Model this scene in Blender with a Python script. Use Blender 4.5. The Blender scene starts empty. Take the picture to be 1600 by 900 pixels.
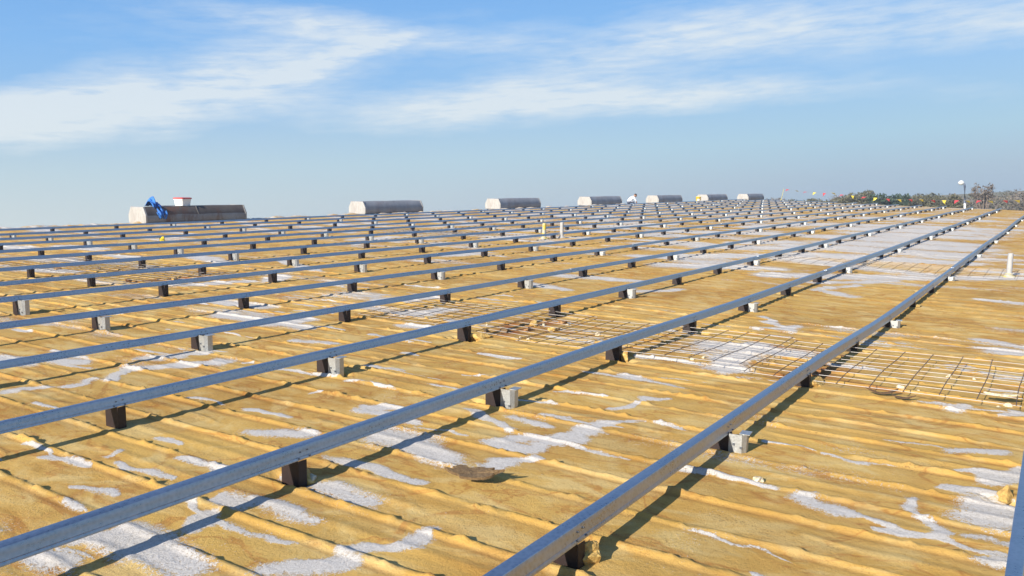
import bpy, bmesh, math, random
import numpy as np
from mathutils import Vector, Matrix

random.seed(7)
rng = np.random.default_rng(11)
SC = bpy.context.scene
COL = SC.collection
PITCH = math.radians(4.5)                 # slope of the roof, rising to the ridge
RR = Matrix.Rotation(PITCH, 4, 'X')       # roof frame (u along purlins, v up the slope, z normal) -> world
H = 1.45
GROUND_Z = -7.0

# ------------------------------------------------------------------ camera
FW = Vector((0.82783, 0.54594, -0.12900)); RT = Vector((0.55163, -0.83403, 0.01027)); UP = Vector((0.10199, 0.07966, 0.99159))
cam = bpy.data.cameras.new('camera'); cam.sensor_width = 36; cam.lens = 1297.8 / 1600 * 36
cam.clip_start = 0.05; cam.clip_end = 6000
co = bpy.data.objects.new('camera', cam); COL.objects.link(co)
M = Matrix((RT, UP, -FW)).transposed().to_4x4()
M.translation = Vector((0, 0, H))
co.matrix_world = RR @ M
SC.camera = co

# ------------------------------------------------------------------ sun, sky, exposure
s_roof = Vector((-0.92, 0.14, 0.43)).normalized()
s_w = (RR.to_3x3() @ s_roof).normalized()
SUN_EL = math.asin(s_w.z); SUN_AZ = math.atan2(s_w.y, s_w.x)
sun = bpy.data.lights.new('sun', 'SUN'); sun.energy = 5.0; sun.angle = math.radians(0.5); sun.color = (1.0, 0.93, 0.82)
so = bpy.data.objects.new('sun', sun); COL.objects.link(so)
so.rotation_euler = s_w.to_track_quat('Z', 'Y').to_euler()
so.location = s_w * 40
W = bpy.data.worlds.new('World'); SC.world = W; W.use_nodes = True
nt = W.node_tree; N = nt.nodes; L = nt.links
for n in list(N): N.remove(n)
out = N.new('ShaderNodeOutputWorld'); bg = N.new('ShaderNodeBackground'); bg.inputs['Strength'].default_value = 0.10
L.new(bg.outputs[0], out.inputs['Surface'])
sky = N.new('ShaderNodeTexSky'); sky.sky_type = 'NISHITA'; sky.sun_disc = False
sky.sun_elevation = SUN_EL; sky.sun_rotation = math.pi / 2 - SUN_AZ
sky.altitude = 0; sky.air_density = 1.0; sky.dust_density = 0.6; sky.ozone_density = 2.2
hs = N.new('ShaderNodeHueSaturation'); hs.inputs['Saturation'].default_value = 1.0
L.new(sky.outputs[0], hs.inputs['Color'])
tc = N.new('ShaderNodeTexCoord'); sep = N.new('ShaderNodeSeparateXYZ'); L.new(tc.outputs['Generated'], sep.inputs[0])
def wm(op, a, b=None, c=None, clamp=False):
    m = N.new('ShaderNodeMath'); m.operation = op; m.use_clamp = clamp
    for i, x in enumerate((a, b, c)):
        if x is None: continue
        if isinstance(x, (int, float)): m.inputs[i].default_value = x
        else: L.new(x, m.inputs[i])
    return m.outputs[0]
az = wm('MULTIPLY', wm('ARCTAN2', sep.outputs[1], sep.outputs[0]), 180 / math.pi)
el = wm('MULTIPLY', wm('ARCSINE', sep.outputs[2]), 180 / math.pi)
cmb = N.new('ShaderNodeCombineXYZ'); L.new(az, cmb.inputs[0]); L.new(el, cmb.inputs[1])
def wnoise(scale, detail, rough, sx, sy, rot, dist=0.0):
    mp = N.new('ShaderNodeMapping'); mp.inputs['Scale'].default_value = (sx, sy, 1); mp.inputs['Rotation'].default_value = (0, 0, rot)
    L.new(cmb.outputs[0], mp.inputs[0])
    n = N.new('ShaderNodeTexNoise'); n.inputs['Scale'].default_value = scale; n.inputs['Detail'].default_value = detail
    n.inputs['Roughness'].default_value = rough; n.inputs['Distortion'].default_value = dist
    L.new(mp.outputs[0], n.inputs['Vector']); return n.outputs['Fac']
n1 = wnoise(1.0, 7, 0.62, 0.10, 0.55, 0.17, 0.6)
n2 = wnoise(1.0, 6, 0.6, 0.35, 2.2, 0.20, 0.3)
warp = N.new('ShaderNodeTexNoise'); warp.inputs['Scale'].default_value = 0.16; warp.inputs['Detail'].default_value = 4
L.new(cmb.outputs[0], warp.inputs['Vector'])
wv = N.new('ShaderNodeVectorMath'); wv.operation = 'MULTIPLY_ADD'; wv.inputs[1].default_value = (4.4, 2.0, 0); wv.inputs[2].default_value = (-2.2, -1.0, 0)
L.new(warp.outputs['Color'], wv.inputs[0])
wadd = N.new('ShaderNodeVectorMath'); L.new(cmb.outputs[0], wadd.inputs[0]); L.new(wv.outputs[0], wadd.inputs[1])
def mask(a0, e0, ra, re, rot, gain):
    mp = N.new('ShaderNodeMapping'); mp.vector_type = 'TEXTURE'
    mp.inputs['Location'].default_value = (a0, e0, 0); mp.inputs['Rotation'].default_value = (0, 0, math.radians(rot)); mp.inputs['Scale'].default_value = (ra, re, 1)
    L.new(wadd.outputs[0], mp.inputs[0])
    g = N.new('ShaderNodeTexGradient'); g.gradient_type = 'SPHERICAL'; L.new(mp.outputs[0], g.inputs[0])
    return wm('MULTIPLY', g.outputs['Fac'], gain)
CL = [(14, 11.5, 32, 5, 0, 0.35), (50, 12.5, 26, 4.5, 0, 0.28), (55, 8.9, 17, 3.0, -10, 1.35), (67, 7.4, 16, 2.6, 0, 1.2), (45, 10.8, 7.5, 0.95, -17, 1.0), (33, 7.5, 22, 2.1, 1, 1.1), (20, 7.0, 13, 1.3, 1, 0.7), (15, 10.6, 26, 2.4, 3, 0.6), (22, 10.9, 14, 1.6, -4, 0.3), (2, 9.5, 13, 1.8, 4, 0.45),
      (45, 12.9, 15, 1.3, 6, 0.75), (30, 8.9, 14, 2.2, -8, 0.55), (7, 6.2, 12, 1.6, 10, 0.3), (90, 12, 25, 4, 0, 0.9), (-25, 10, 20, 4, 0, 0.8), (120, 25, 40, 9, 10, 0.9), (-60, 30, 50, 9, 10, 0.9)]
acc = None
for c in CL:
    m = mask(*c); acc = m if acc is None else wm('ADD', acc, m)
dens = wm('MULTIPLY', acc, wm('ADD', wm('MULTIPLY', n1, 1.45), wm('MULTIPLY', wm('SUBTRACT', n2, 0.5), 1.3)))
dens = wm('MULTIPLY', wm('SUBTRACT', dens, 0.10), 1.25, clamp=True)
dens = wm('MULTIPLY', dens, 0.78)
rmp = N.new('ShaderNodeValToRGB'); e_ = rmp.color_ramp.elements
for i_, (p_, c_) in enumerate([(-10, (2.1, 2.8, 3.7)), (1.5, (2.2, 3.0, 3.95)), (4, (2.25, 3.42, 4.40)), (8, (1.9, 3.25, 5.0)), (12, (1.45, 2.95, 5.2)), (16, (1.12, 2.55, 5.0)), (35, (0.6, 1.5, 3.8))]):
    while len(e_) <= i_: e_.new(0.99)
    e_[i_].position = (p_ + 10) / 50.0; e_[i_].color = (c_[0] / 6, c_[1] / 6, c_[2] / 6, 1)
L.new(wm('DIVIDE', wm('ADD', el, 10), 50, clamp=True), rmp.inputs[0])
sc6 = N.new('ShaderNodeMixRGB'); sc6.blend_type = 'MULTIPLY'; sc6.inputs[0].default_value = 1; L.new(rmp.outputs[0], sc6.inputs[1]); sc6.inputs[2].default_value = (6, 6, 6, 1)
def wmix(f, a, b):
    m = N.new('ShaderNodeMixRGB')
    if isinstance(f, (int, float)): m.inputs[0].default_value = f
    else: L.new(f, m.inputs[0])
    for i_, x_ in ((1, a), (2, b)):
        if isinstance(x_, tuple): m.inputs[i_].default_value = (*x_, 1)
        else: L.new(x_, m.inputs[i_])
    return m.outputs[0]
# paler haze low in the sky towards the sun's side
sunward = wm('DIVIDE', wm('SUBTRACT', az, 12), 58, clamp=True)
lowsky = wm('SUBTRACT', 1, wm('DIVIDE', wm('ABSOLUTE', el), 9), clamp=True)
air = wmix(wm('MULTIPLY', wm('MULTIPLY', sunward, lowsky), 1.15, clamp=True), sc6.outputs[0], (3.75, 4.3, 4.5))
fade = wm('SUBTRACT', 0.92, wm('MULTIPLY', wm('DIVIDE', wm('SUBTRACT', el, 16), 45, clamp=True), 0.5))
skyc = wmix(fade, hs.outputs[0], air)
mx = N.new('ShaderNodeMixRGB'); L.new(dens, mx.inputs[0]); L.new(skyc, mx.inputs[1]); mx.inputs[2].default_value = (4.75, 5.1, 5.25, 1)
L.new(mx.outputs[0], bg.inputs['Color'])
SC.view_settings.view_transform = 'Standard'; SC.view_settings.look = 'None'; SC.view_settings.gamma = 1; SC.view_settings.use_curve_mapping = False
SC.view_settings.exposure = 0.75

# ------------------------------------------------------------------ helpers
def tag(o, label=None, cat=None, group=None, kind=None):
    if label: o['label'] = label
    if cat: o['category'] = cat
    if group: o['group'] = group
    if kind: o['kind'] = kind
    return o
def place(o, uvz, rz=0.0, extra=None):
    m = RR @ Matrix.Translation(Vector(uvz)) @ Matrix.Rotation(rz, 4, 'Z')
    if extra is not None: m = m @ extra
    o.matrix_world = m
    return o
def thing(name, uvz, label, cat, group=None, rz=0.0, roof=True):
    o = bpy.data.objects.new(name, None); o.empty_display_size = 0.1; COL.objects.link(o)
    if roof: place(o, uvz, rz)
    else: o.matrix_world = Matrix.Translation(Vector(uvz)) @ Matrix.Rotation(rz, 4, 'Z')
    return tag(o, label, cat, group)
class MB:
    def __init__(s): s.v = []; s.f = []; s.m = []; s.smooth = []
    def add(s, vs, fs, mi=0, sm=False):
        b = len(s.v); s.v += [tuple(p) for p in vs]
        for f in fs: s.f.append([b + i for i in f]); s.m.append(mi); s.smooth.append(sm)
    def box(s, c, d, mi=0, mat=None):
        x, y, z = d[0] / 2, d[1] / 2, d[2] / 2
        vs = [Vector((sx * x, sy * y, sz * z)) for sz in (-1, 1) for sy in (-1, 1) for sx in (-1, 1)]
        if mat is not None: vs = [mat @ p for p in vs]
        vs = [p + Vector(c) for p in vs]
        s.add(vs, [(0, 2, 3, 1), (4, 5, 7, 6), (0, 1, 5, 4), (2, 6, 7, 3), (0, 4, 6, 2), (1, 3, 7, 5)], mi)
    def tube(s, pts, r, n=6, mi=0, cap=True, sm=True):
        pts = [Vector(p) for p in pts]; rs = r if isinstance(r, (list, tuple)) else [r] * len(pts)
        rings = []
        for i, p in enumerate(pts):
            t = (pts[min(i + 1, len(pts) - 1)] - pts[max(i - 1, 0)]).normalized()
            a = t.cross(Vector((0, 0, 1)))
            if a.length < 1e-3: a = t.cross(Vector((0, 1, 0)))
            a.normalize(); b = a.cross(t)
            rings.append([p + (a * math.cos(k * 2 * math.pi / n) + b * math.sin(k * 2 * math.pi / n)) * rs[i] for k in range(n)])
        vs = [q for R_ in rings for q in R_]; fs = []
        for i in range(len(pts) - 1):
            for k in range(n): fs.append((i * n + k, i * n + (k + 1) % n, (i + 1) * n + (k + 1) % n, (i + 1) * n + k))
        s.add(vs, fs, mi, sm)
        if cap:
            s.add(rings[0], [tuple(range(n))], mi); s.add(rings[-1], [tuple(range(n - 1, -1, -1))], mi)
    def prism(s, prof_list, mi=0, cap=True, sm=False):
        """list of closed profiles (same count), lofted"""
        n = len(prof_list[0]); vs = [p for pr in prof_list for p in pr]; fs = []
        for i in range(len(prof_list) - 1):
            for k in range(n): fs.append((i * n + k, i * n + (k + 1) % n, (i + 1) * n + (k + 1) % n, (i + 1) * n + k))
        s.add(vs, fs, mi, sm)
        if cap:
            s.add(prof_list[0], [tuple(range(n - 1, -1, -1))], mi); s.add(prof_list[-1], [tuple(range(n))], mi)
    def mesh(s, name, mats, fix=True):
        me = bpy.data.meshes.new(name); me.from_pydata(s.v, [], s.f)
        for m in mats: me.materials.append(m)
        me.polygons.foreach_set('material_index', s.m); me.polygons.foreach_set('use_smooth', s.smooth)
        if fix:
            bm = bmesh.new(); bm.from_mesh(me); bmesh.ops.recalc_face_normals(bm, faces=bm.faces); bm.to_mesh(me); bm.free()
        me.update(); return me
    def build(s, name, mats, parent=None, fix=True):
        if not isinstance(mats, (list, tuple)): mats = [mats]
        return link(name, s.mesh(name, mats, fix), parent)
def link(name, me, parent=None):
    o = bpy.data.objects.new(name, me); COL.objects.link(o)
    if parent is not None: o.parent = parent
    return o
def copy_to(src, parent):
    c = src.copy(); COL.objects.link(c); c.parent = parent; return c

# numpy value noise
def _hash(ix, iy, seed):
    h = (ix.astype(np.int64) * 374761393 + iy.astype(np.int64) * 668265263 + seed * 1442695041) & 0xffffffff
    h = ((h ^ (h >> 13)) * 1274126177) & 0xffffffff
    return ((h ^ (h >> 16)) & 0xffff) / 65535.0
def vnoise(x, y, seed=0):
    ix = np.floor(x); iy = np.floor(y); fx = x - ix; fy = y - iy
    fx = fx * fx * (3 - 2 * fx); fy = fy * fy * (3 - 2 * fy); ix = ix.astype(np.int64); iy = iy.astype(np.int64)
    a = _hash(ix, iy, seed); b = _hash(ix + 1, iy, seed); c = _hash(ix, iy + 1, seed); d = _hash(ix + 1, iy + 1, seed)
    return (a * (1 - fx) + b * fx) * (1 - fy) + (c * (1 - fx) + d * fx) * fy
def fbm(x, y, seed=0, o=4):
    r = 0; a = 0.5; t = 0
    for k in range(o):
        r = r + a * vnoise(x * 2 ** k, y * 2 ** k, seed + k * 17); t += a; a *= 0.5
    return r / t

# ------------------------------------------------------------------ materials
def mat(name, color=(0.5, 0.5, 0.5), rough=0.6, metal=0.0):
    m = bpy.data.materials.new(name); m.use_nodes = True
    b = m.node_tree.nodes['Principled BSDF']
    b.inputs['Base Color'].default_value = (*color, 1); b.inputs['Roughness'].default_value = rough; b.inputs['Metallic'].default_value = metal
    return m
class G:
    """small node-graph helper"""
    def __init__(s, m): s.t = m.node_tree; s.n = s.t.nodes; s.l = s.t.links; s.b = s.n['Principled BSDF']
    def co(s, kind='Object', scale=(1, 1, 1), rot=(0, 0, 0)):
        c = s.n.new('ShaderNodeTexCoord'); mp = s.n.new('ShaderNodeMapping'); mp.inputs['Scale'].default_value = scale; mp.inputs['Rotation'].default_value = rot
        s.l.new(c.outputs[kind], mp.inputs[0]); return mp.outputs[0]
    def noise(s, vec, scale, detail=4, rough=0.55, dist=0.0):
        n = s.n.new('ShaderNodeTexNoise'); n.inputs['Scale'].default_value = scale; n.inputs['Detail'].default_value = detail; n.inputs['Roughness'].default_value = rough; n.inputs['Distortion'].default_value = dist
        s.l.new(vec, n.inputs['Vector']); return n.outputs['Fac']
    def voro(s, vec, scale, feature='F1'):
        n = s.n.new('ShaderNodeTexVoronoi'); n.inputs['Scale'].default_value = scale; n.feature = feature; s.l.new(vec, n.inputs['Vector']); return n.outputs['Distance']
    def attr(s, name):
        a = s.n.new('ShaderNodeAttribute'); a.attribute_name = name; return a.outputs['Fac']
    def math(s, op, a, b=None, clamp=False):
        m = s.n.new('ShaderNodeMath'); m.operation = op; m.use_clamp = clamp
        for i, x in enumerate((a, b)):
            if x is None: continue
            if isinstance(x, (int, float)): m.inputs[i].default_value = x
            else: s.l.new(x, m.inputs[i])
        return m.outputs[0]
    def ramp(s, f, stops, mode='LINEAR'):
        r = s.n.new('ShaderNodeValToRGB'); r.color_ramp.interpolation = mode
        e = r.color_ramp.elements
        while len(e) < len(stops): e.new(0.5)
        for i, (p, c) in enumerate(stops):
            e[i].position = p; e[i].color = (c, c, c, 1) if isinstance(c, (int, float)) else (*c, 1)
        s.l.new(f, r.inputs[0]); return r.outputs[0]
    def mix(s, f, a, b, mode='MIX'):
        m = s.n.new('ShaderNodeMixRGB'); m.blend_type = mode
        for i, x in enumerate((f, a, b)):
            if isinstance(x, (int, float)): m.inputs[i].default_value = x if i == 0 else (x, x, x, 1)
            elif isinstance(x, tuple): m.inputs[i].default_value = (*x, 1)
            else: s.l.new(x, m.inputs[i])
        return m.outputs[0]
    def bump(s, h, strength, dist):
        b = s.n.new('ShaderNodeBump'); b.inputs['Strength'].default_value = strength; b.inputs['Distance'].default_value = dist
        s.l.new(h, b.inputs['Height']); s.l.new(b.outputs[0], s.b.inputs['Normal'])
    def set(s, **k):
        for n, v in k.items():
            i = s.b.inputs[n.replace('_', ' ')]
            if isinstance(v, (int, float)): i.default_value = v
            else: s.l.new(v, i)

# weathered spray foam
m_foam = mat('sprayed_foam', (0.45, 0.28, 0.09), 0.85); g = G(m_foam)
P = g.co('Object')
Pr = g.co('Object', (1.0, 0.55, 1.0))        # stretched along the ribs
big = g.noise(Pr, 1.1, 5, 0.6, 0.4); mid = g.noise(Pr, 6.5, 6, 0.65, 0.5); fine = g.noise(P, 55, 5, 0.7); grain = g.noise(P, 190, 3, 0.7)
rib = g.attr('rib'); coat = g.attr('coat'); rust = g.attr('rust')
base = g.mix(g.ramp(mid, [(0.36, 0), (0.64, 1)]), (0.42, 0.240, 0.064), (0.58, 0.385, 0.140))
base = g.mix(g.ramp(big, [(0.38, 0), (0.66, 1)]), base, (0.55, 0.360, 0.112))
base = g.mix(g.math('MULTIPLY', g.ramp(g.math('ADD', rib, g.math('MULTIPLY', g.math('SUBTRACT', mid, 0.5), 0.7)), [(0.25, 0), (0.75, 1)]), 0.55), base, (0.56, 0.345, 0.09))  # ribs' fresher orange, part of it sunlit tone put into the colour
stain = g.noise(Pr, 3.4, 6, 0.7, 1.2)
base = g.mix(g.math('MULTIPLY', g.ramp(stain, [(0.55, 0), (0.68, 1)]), 0.5), base, (0.42, 0.22, 0.068))
olive = g.noise(P, 2.3, 5, 0.6, 0.8)
base = g.mix(g.math('MULTIPLY', g.ramp(olive, [(0.52, 0), (0.68, 1)]), 0.4), base, (0.45, 0.325, 0.14))
cont = g.noise(Pr, 2.6, 4, 0.55, 0.9)
base = g.mix(g.math('MULTIPLY', g.ramp(cont, [(0.478, 0), (0.497, 1), (0.502, 1), (0.53, 0)]), 0.60), base, (0.36, 0.155, 0.045))
lightp = g.noise(Pr, 4.3, 5, 0.6, 0.6)
base = g.mix(g.math('MULTIPLY', g.ramp(lightp, [(0.50, 0), (0.62, 1)]), 0.75), base, (0.60, 0.455, 0.215))
spk = g.math('MULTIPLY', g.ramp(g.noise(P, 95, 3, 0.7), [(0.55, 0), (0.62, 1)]), g.ramp(g.noise(Pr, 5.2, 4, 0.6), [(0.52, 0), (0.66, 1)]))
base = g.mix(g.math('MULTIPLY', spk, 0.75), base, (0.20, 0.125, 0.06))
crk = g.voro(Pr, 5.5, 'DISTANCE_TO_EDGE')
base = g.mix(g.math('MULTIPLY', g.ramp(g.math('ADD', crk, g.math('MULTIPLY', mid, 0.05)), [(0.026, 1), (0.036, 0)]), 0.0), base, (0.2, 0.09, 0.03))
base = g.mix(g.math('MULTIPLY', g.ramp(fine, [(0.33, 1), (0.45, 0)]), 0.30), base, (0.24, 0.13, 0.04))
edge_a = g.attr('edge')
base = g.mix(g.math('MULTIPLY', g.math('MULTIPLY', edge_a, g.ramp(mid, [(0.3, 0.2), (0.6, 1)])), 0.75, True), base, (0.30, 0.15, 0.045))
base = g.mix(g.math('MULTIPLY', rust, g.ramp(mid, [(0.35, 0.2), (0.6, 1)])), base, (0.27, 0.085, 0.035))
cf = g.math('ADD', coat, g.math('ADD', g.math('MULTIPLY', g.math('SUBTRACT', mid, 0.5), 1.5), g.math('MULTIPLY', g.ramp(g.noise(P, 2.1, 2, 0.5), [(0.38, 0.35), (0.62, 1.6)]), g.math('ADD', g.math('MULTIPLY', g.math('SUBTRACT', fine, 0.5), 2.6), g.math('MULTIPLY', g.math('SUBTRACT', grain, 0.5), 2.6)))))
cm = g.ramp(cf, [(0.0, 0), (0.46, 1)])
base = g.mix(g.math('MULTIPLY', g.ramp(cf, [(0.0, 0), (0.30, 1)]), g.ramp(big, [(0.40, 0.0), (0.6, 0.75)])), base, (0.27, 0.185, 0.105))
gran = g.math('ADD', g.math('MULTIPLY', grain, 0.6), g.math('MULTIPLY', fine, 0.4))
white = g.mix(g.ramp(gran, [(0.36, 0), (0.56, 1)]), (0.38, 0.34, 0.29), (0.58, 0.545, 0.50))
base = g.mix(cm, base, white)
base = g.mix(1.0, base, (0.99, 0.955, 0.82), 'MULTIPLY')
large = g.noise(P, 0.75, 4, 0.6, 0.5)
base = g.mix(1.0, base, g.ramp(large, [(0.32, (0.80, 0.76, 0.72)), (0.55, (1.0, 1.0, 1.0)), (0.72, (1.06, 1.06, 1.08))]), 'MULTIPLY')
base = g.mix(cm, base, white)
g.l.new(base, g.b.inputs['Base Color'])
g.set(Roughness=0.9, Specular_IOR_Level=0.15)
hgt = g.math('ADD', g.math('MULTIPLY', mid, 0.35), g.math('ADD', g.math('MULTIPLY', fine, 0.35), g.math('ADD', g.math('MULTIPLY', grain, 0.12), g.math('MULTIPLY', cm, 0.09))))
g.bump(hgt, 0.85, 0.015)

# fresh cut foam
m_chunk = mat('cut_foam', (0.60, 0.38, 0.10), 0.9); g = G(m_chunk); P = g.co('Object')
n = g.noise(P, 30, 5, 0.7); g.l.new(g.ramp(n, [(0.3, (0.36, 0.19, 0.05)), (0.55, (0.62, 0.41, 0.12)), (0.75, (0.72, 0.56, 0.27))]), g.b.inputs['Base Color']); g.bump(n, 0.9, 0.02)
m_crumb = mat('pale_foam_crumb', (0.62, 0.52, 0.33), 0.9); g = G(m_crumb); P = g.co('Object')
n = g.noise(P, 60, 4, 0.7); g.l.new(g.ramp(n, [(0.3, (0.42, 0.30, 0.14)), (0.6, (0.70, 0.62, 0.45))]), g.b.inputs['Base Color']); g.bump(n, 0.8, 0.01)
m_scrap = mat('old_brown_foam', (0.26, 0.16, 0.075), 0.95); g = G(m_scrap); P = g.co('Object')
n = g.noise(P, 70, 4, 0.8); g.l.new(g.ramp(n, [(0.3, (0.085, 0.045, 0.018)), (0.65, (0.23, 0.15, 0.07))]), g.b.inputs['Base Color']); g.bump(n, 1.0, 0.01)
m_dark_scrap = mat('dark_flake', (0.10, 0.055, 0.025), 0.9)

# galvanised steel
def galv(name, base, rough, metal, sc):
    m = mat(name, base, rough, metal); g = G(m); P = g.co('Object', (0.25, 1, 1)); Q = g.co('Object')
    n = g.noise(P, 9, 5, 0.6); sp = g.voro(Q, sc); st = g.noise(P, 30, 3, 0.6)
    f = g.math('ADD', g.math('MULTIPLY', n, 0.7), g.math('MULTIPLY', sp, 0.4))
    lo = tuple(c * 0.80 for c in base); hi = tuple(min(1, c * 1.10) for c in base)
    c = g.mix(g.ramp(f, [(0.3, 0), (0.7, 1)]), lo, hi)
    c = g.mix(g.math('MULTIPLY', g.ramp(st, [(0.60, 0), (0.74, 1)]), 0.12), c, (0.36, 0.33, 0.30))
    g.l.new(c, g.b.inputs['Base Color'])
    g.l.new(g.ramp(f, [(0.2, rough - 0.06), (0.8, rough + 0.12)]), g.b.inputs['Roughness'])
    g.bump(n, 0.06, 0.01)
    return m
m_rail = galv('galvanised_rail', (0.39, 0.405, 0.43), 0.28, 0.94, 60)
m_clip = galv('galvanised_clip', (0.46, 0.47, 0.46), 0.42, 0.75, 90)
m_screw = mat('screw_head', (0.13, 0.14, 0.16), 0.5, 0.6)
# red oxide post
m_post = mat('red_oxide_primer', (0.055, 0.020, 0.016), 0.6); g = G(m_post); P = g.co('Object')
n = g.noise(P, 25, 5, 0.7); g.l.new(g.ramp(n, [(0.3, (0.009, 0.0045, 0.004)), (0.7, (0.024, 0.009, 0.007))]), g.b.inputs['Base Color']); g.bump(n, 0.2, 0.004)
# vents
def weathered(name, a, b, rust_amt, metal=0.0, rough=0.65):
    m = mat(name, a, rough, metal); g = G(m); P = g.co('Object'); S_ = g.co('Object', (1, 1, 0.35))
    n = g.noise(S_, 3.0, 6, 0.65); d = g.noise(P, 14, 5, 0.7)
    c = g.mix(g.ramp(n, [(0.3, 0), (0.7, 1)]), a, b)
    c = g.mix(g.math('MULTIPLY', g.ramp(d, [(0.52, 0), (0.72, 1)]), 0.5), c, tuple(x * 0.6 for x in a))
    rr = g.noise(S_, 2.2, 6, 0.7, 0.5)
    if rust_amt: c = g.mix(g.math('MULTIPLY', g.ramp(rr, [(0.50, 0), (0.66, 1)]), rust_amt), c, (0.13, 0.06, 0.035))
    g.l.new(c, g.b.inputs['Base Color']); g.bump(d, 0.25, 0.01); return m
m_vent = weathered('weathered_grey_sheet', (0.21, 0.217, 0.235), (0.29, 0.295, 0.31), 0.25)
m_vent_rust = weathered('rusty_vent_sheet', (0.075, 0.058, 0.048), (0.12, 0.10, 0.085), 1.0)
m_vent_low = weathered('grey_vent_sheet', (0.20, 0.195, 0.19), (0.27, 0.265, 0.26), 0.8)
m_vend = weathered('chalky_end_cap', (0.31, 0.30, 0.28), (0.40, 0.385, 0.36), 0.45)
m_curb = mat('dark_curb', (0.13, 0.12, 0.115), 0.8)
# vent pipes
m_pipe = weathered('grey_pipe', (0.33, 0.32, 0.31), (0.42, 0.41, 0.39), 0.2)
m_pipe_y = mat('yellow_stained_pipe', (0.6, 0.55, 0.3), 0.7); g = G(m_pipe_y); P = g.co('Object')
n = g.noise(P, 7, 4, 0.6); g.l.new(g.ramp(n, [(0.42, (0.42, 0.40, 0.33)), (0.52, (0.48, 0.38, 0.06)), (0.7, (0.54, 0.43, 0.05))]), g.b.inputs['Base Color'])
m_wire = mat('rusty_shaded_wire', (0.13, 0.085, 0.065), 0.6, 0.3)  # rust brown, with the cross wires' shaded look put into the colour
m_wire_l = mat('grey_sunlit_wire', (0.50, 0.47, 0.44), 0.5, 0.5)  # pale grey, with the long wires' sunlit look put into the colour
m_blue = mat('blue_fabric', (0.02, 0.14, 0.48), 0.75); g = G(m_blue); P = g.co('Object'); n = g.noise(P, 9, 4, 0.6)
g.l.new(g.ramp(n, [(0.35, (0.012, 0.085, 0.33)), (0.65, (0.03, 0.20, 0.60))]), g.b.inputs['Base Color']); g.bump(n, 0.4, 0.02)
m_white_pl = mat('white_plastic', (0.78, 0.77, 0.74), 0.4)
m_red_pl = mat('red_plastic', (0.55, 0.06, 0.05), 0.4)
m_yel_pl = mat('yellow_plastic', (0.75, 0.55, 0.03), 0.4)
m_label = mat('paper_label', (0.62, 0.55, 0.48), 0.7)
m_flag_r = mat('red_pennant', (0.50, 0.05, 0.06), 0.6); m_flag_y = mat('yellow_pennant', (0.60, 0.50, 0.06), 0.6)
m_rope = mat('rope', (0.25, 0.24, 0.23), 0.8)
m_skin = mat('skin', (0.36, 0.19, 0.12), 0.6); m_hair = mat('dark_hair', (0.03, 0.02, 0.016), 0.7); m_shirt = mat('white_shirt', (0.72, 0.73, 0.76), 0.8); m_jean = mat('dark_trousers', (0.05, 0.06, 0.10), 0.8)
m_polegrey = mat('painted_pole', (0.10, 0.12, 0.16), 0.5, 0.2); m_polewhite = mat('white_pole_base', (0.72, 0.73, 0.74), 0.6)
m_lamphead = mat('lamp_housing', (0.62, 0.62, 0.60), 0.4)
m_bark = mat('bark', (0.16, 0.12, 0.095), 0.9)
def leafmat(name, a, b):
    m = mat(name, a, 0.7); g = G(m); P = g.co('Object'); n = g.noise(P, 0.8, 3, 0.6)
    oi = g.n.new('ShaderNodeObjectInfo')
    g.l.new(g.mix(g.ramp(n, [(0.35, 0), (0.65, 1)]), a, b), g.b.inputs['Base Color']); return m
m_leaf_dark = leafmat('dark_evergreen_leaf', (0.020, 0.042, 0.022), (0.035, 0.060, 0.028))
m_leaf_olive = leafmat('olive_leaf', (0.075, 0.075, 0.038), (0.11, 0.10, 0.055))
m_leaf_brown = leafmat('dry_twig', (0.105, 0.088, 0.072), (0.15, 0.125, 0.10))
m_ground = mat('dry_grass', (0.16, 0.13, 0.07), 0.95); g = G(m_ground); P = g.co('Object'); n = g.noise(P, 0.05, 6, 0.6)
g.l.new(g.ramp(n, [(0.35, (0.11, 0.11, 0.05)), (0.65, (0.22, 0.18, 0.10))]), g.b.inputs['Base Color'])
m_wall = mat('metal_siding', (0.45, 0.44, 0.41), 0.6)

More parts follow.
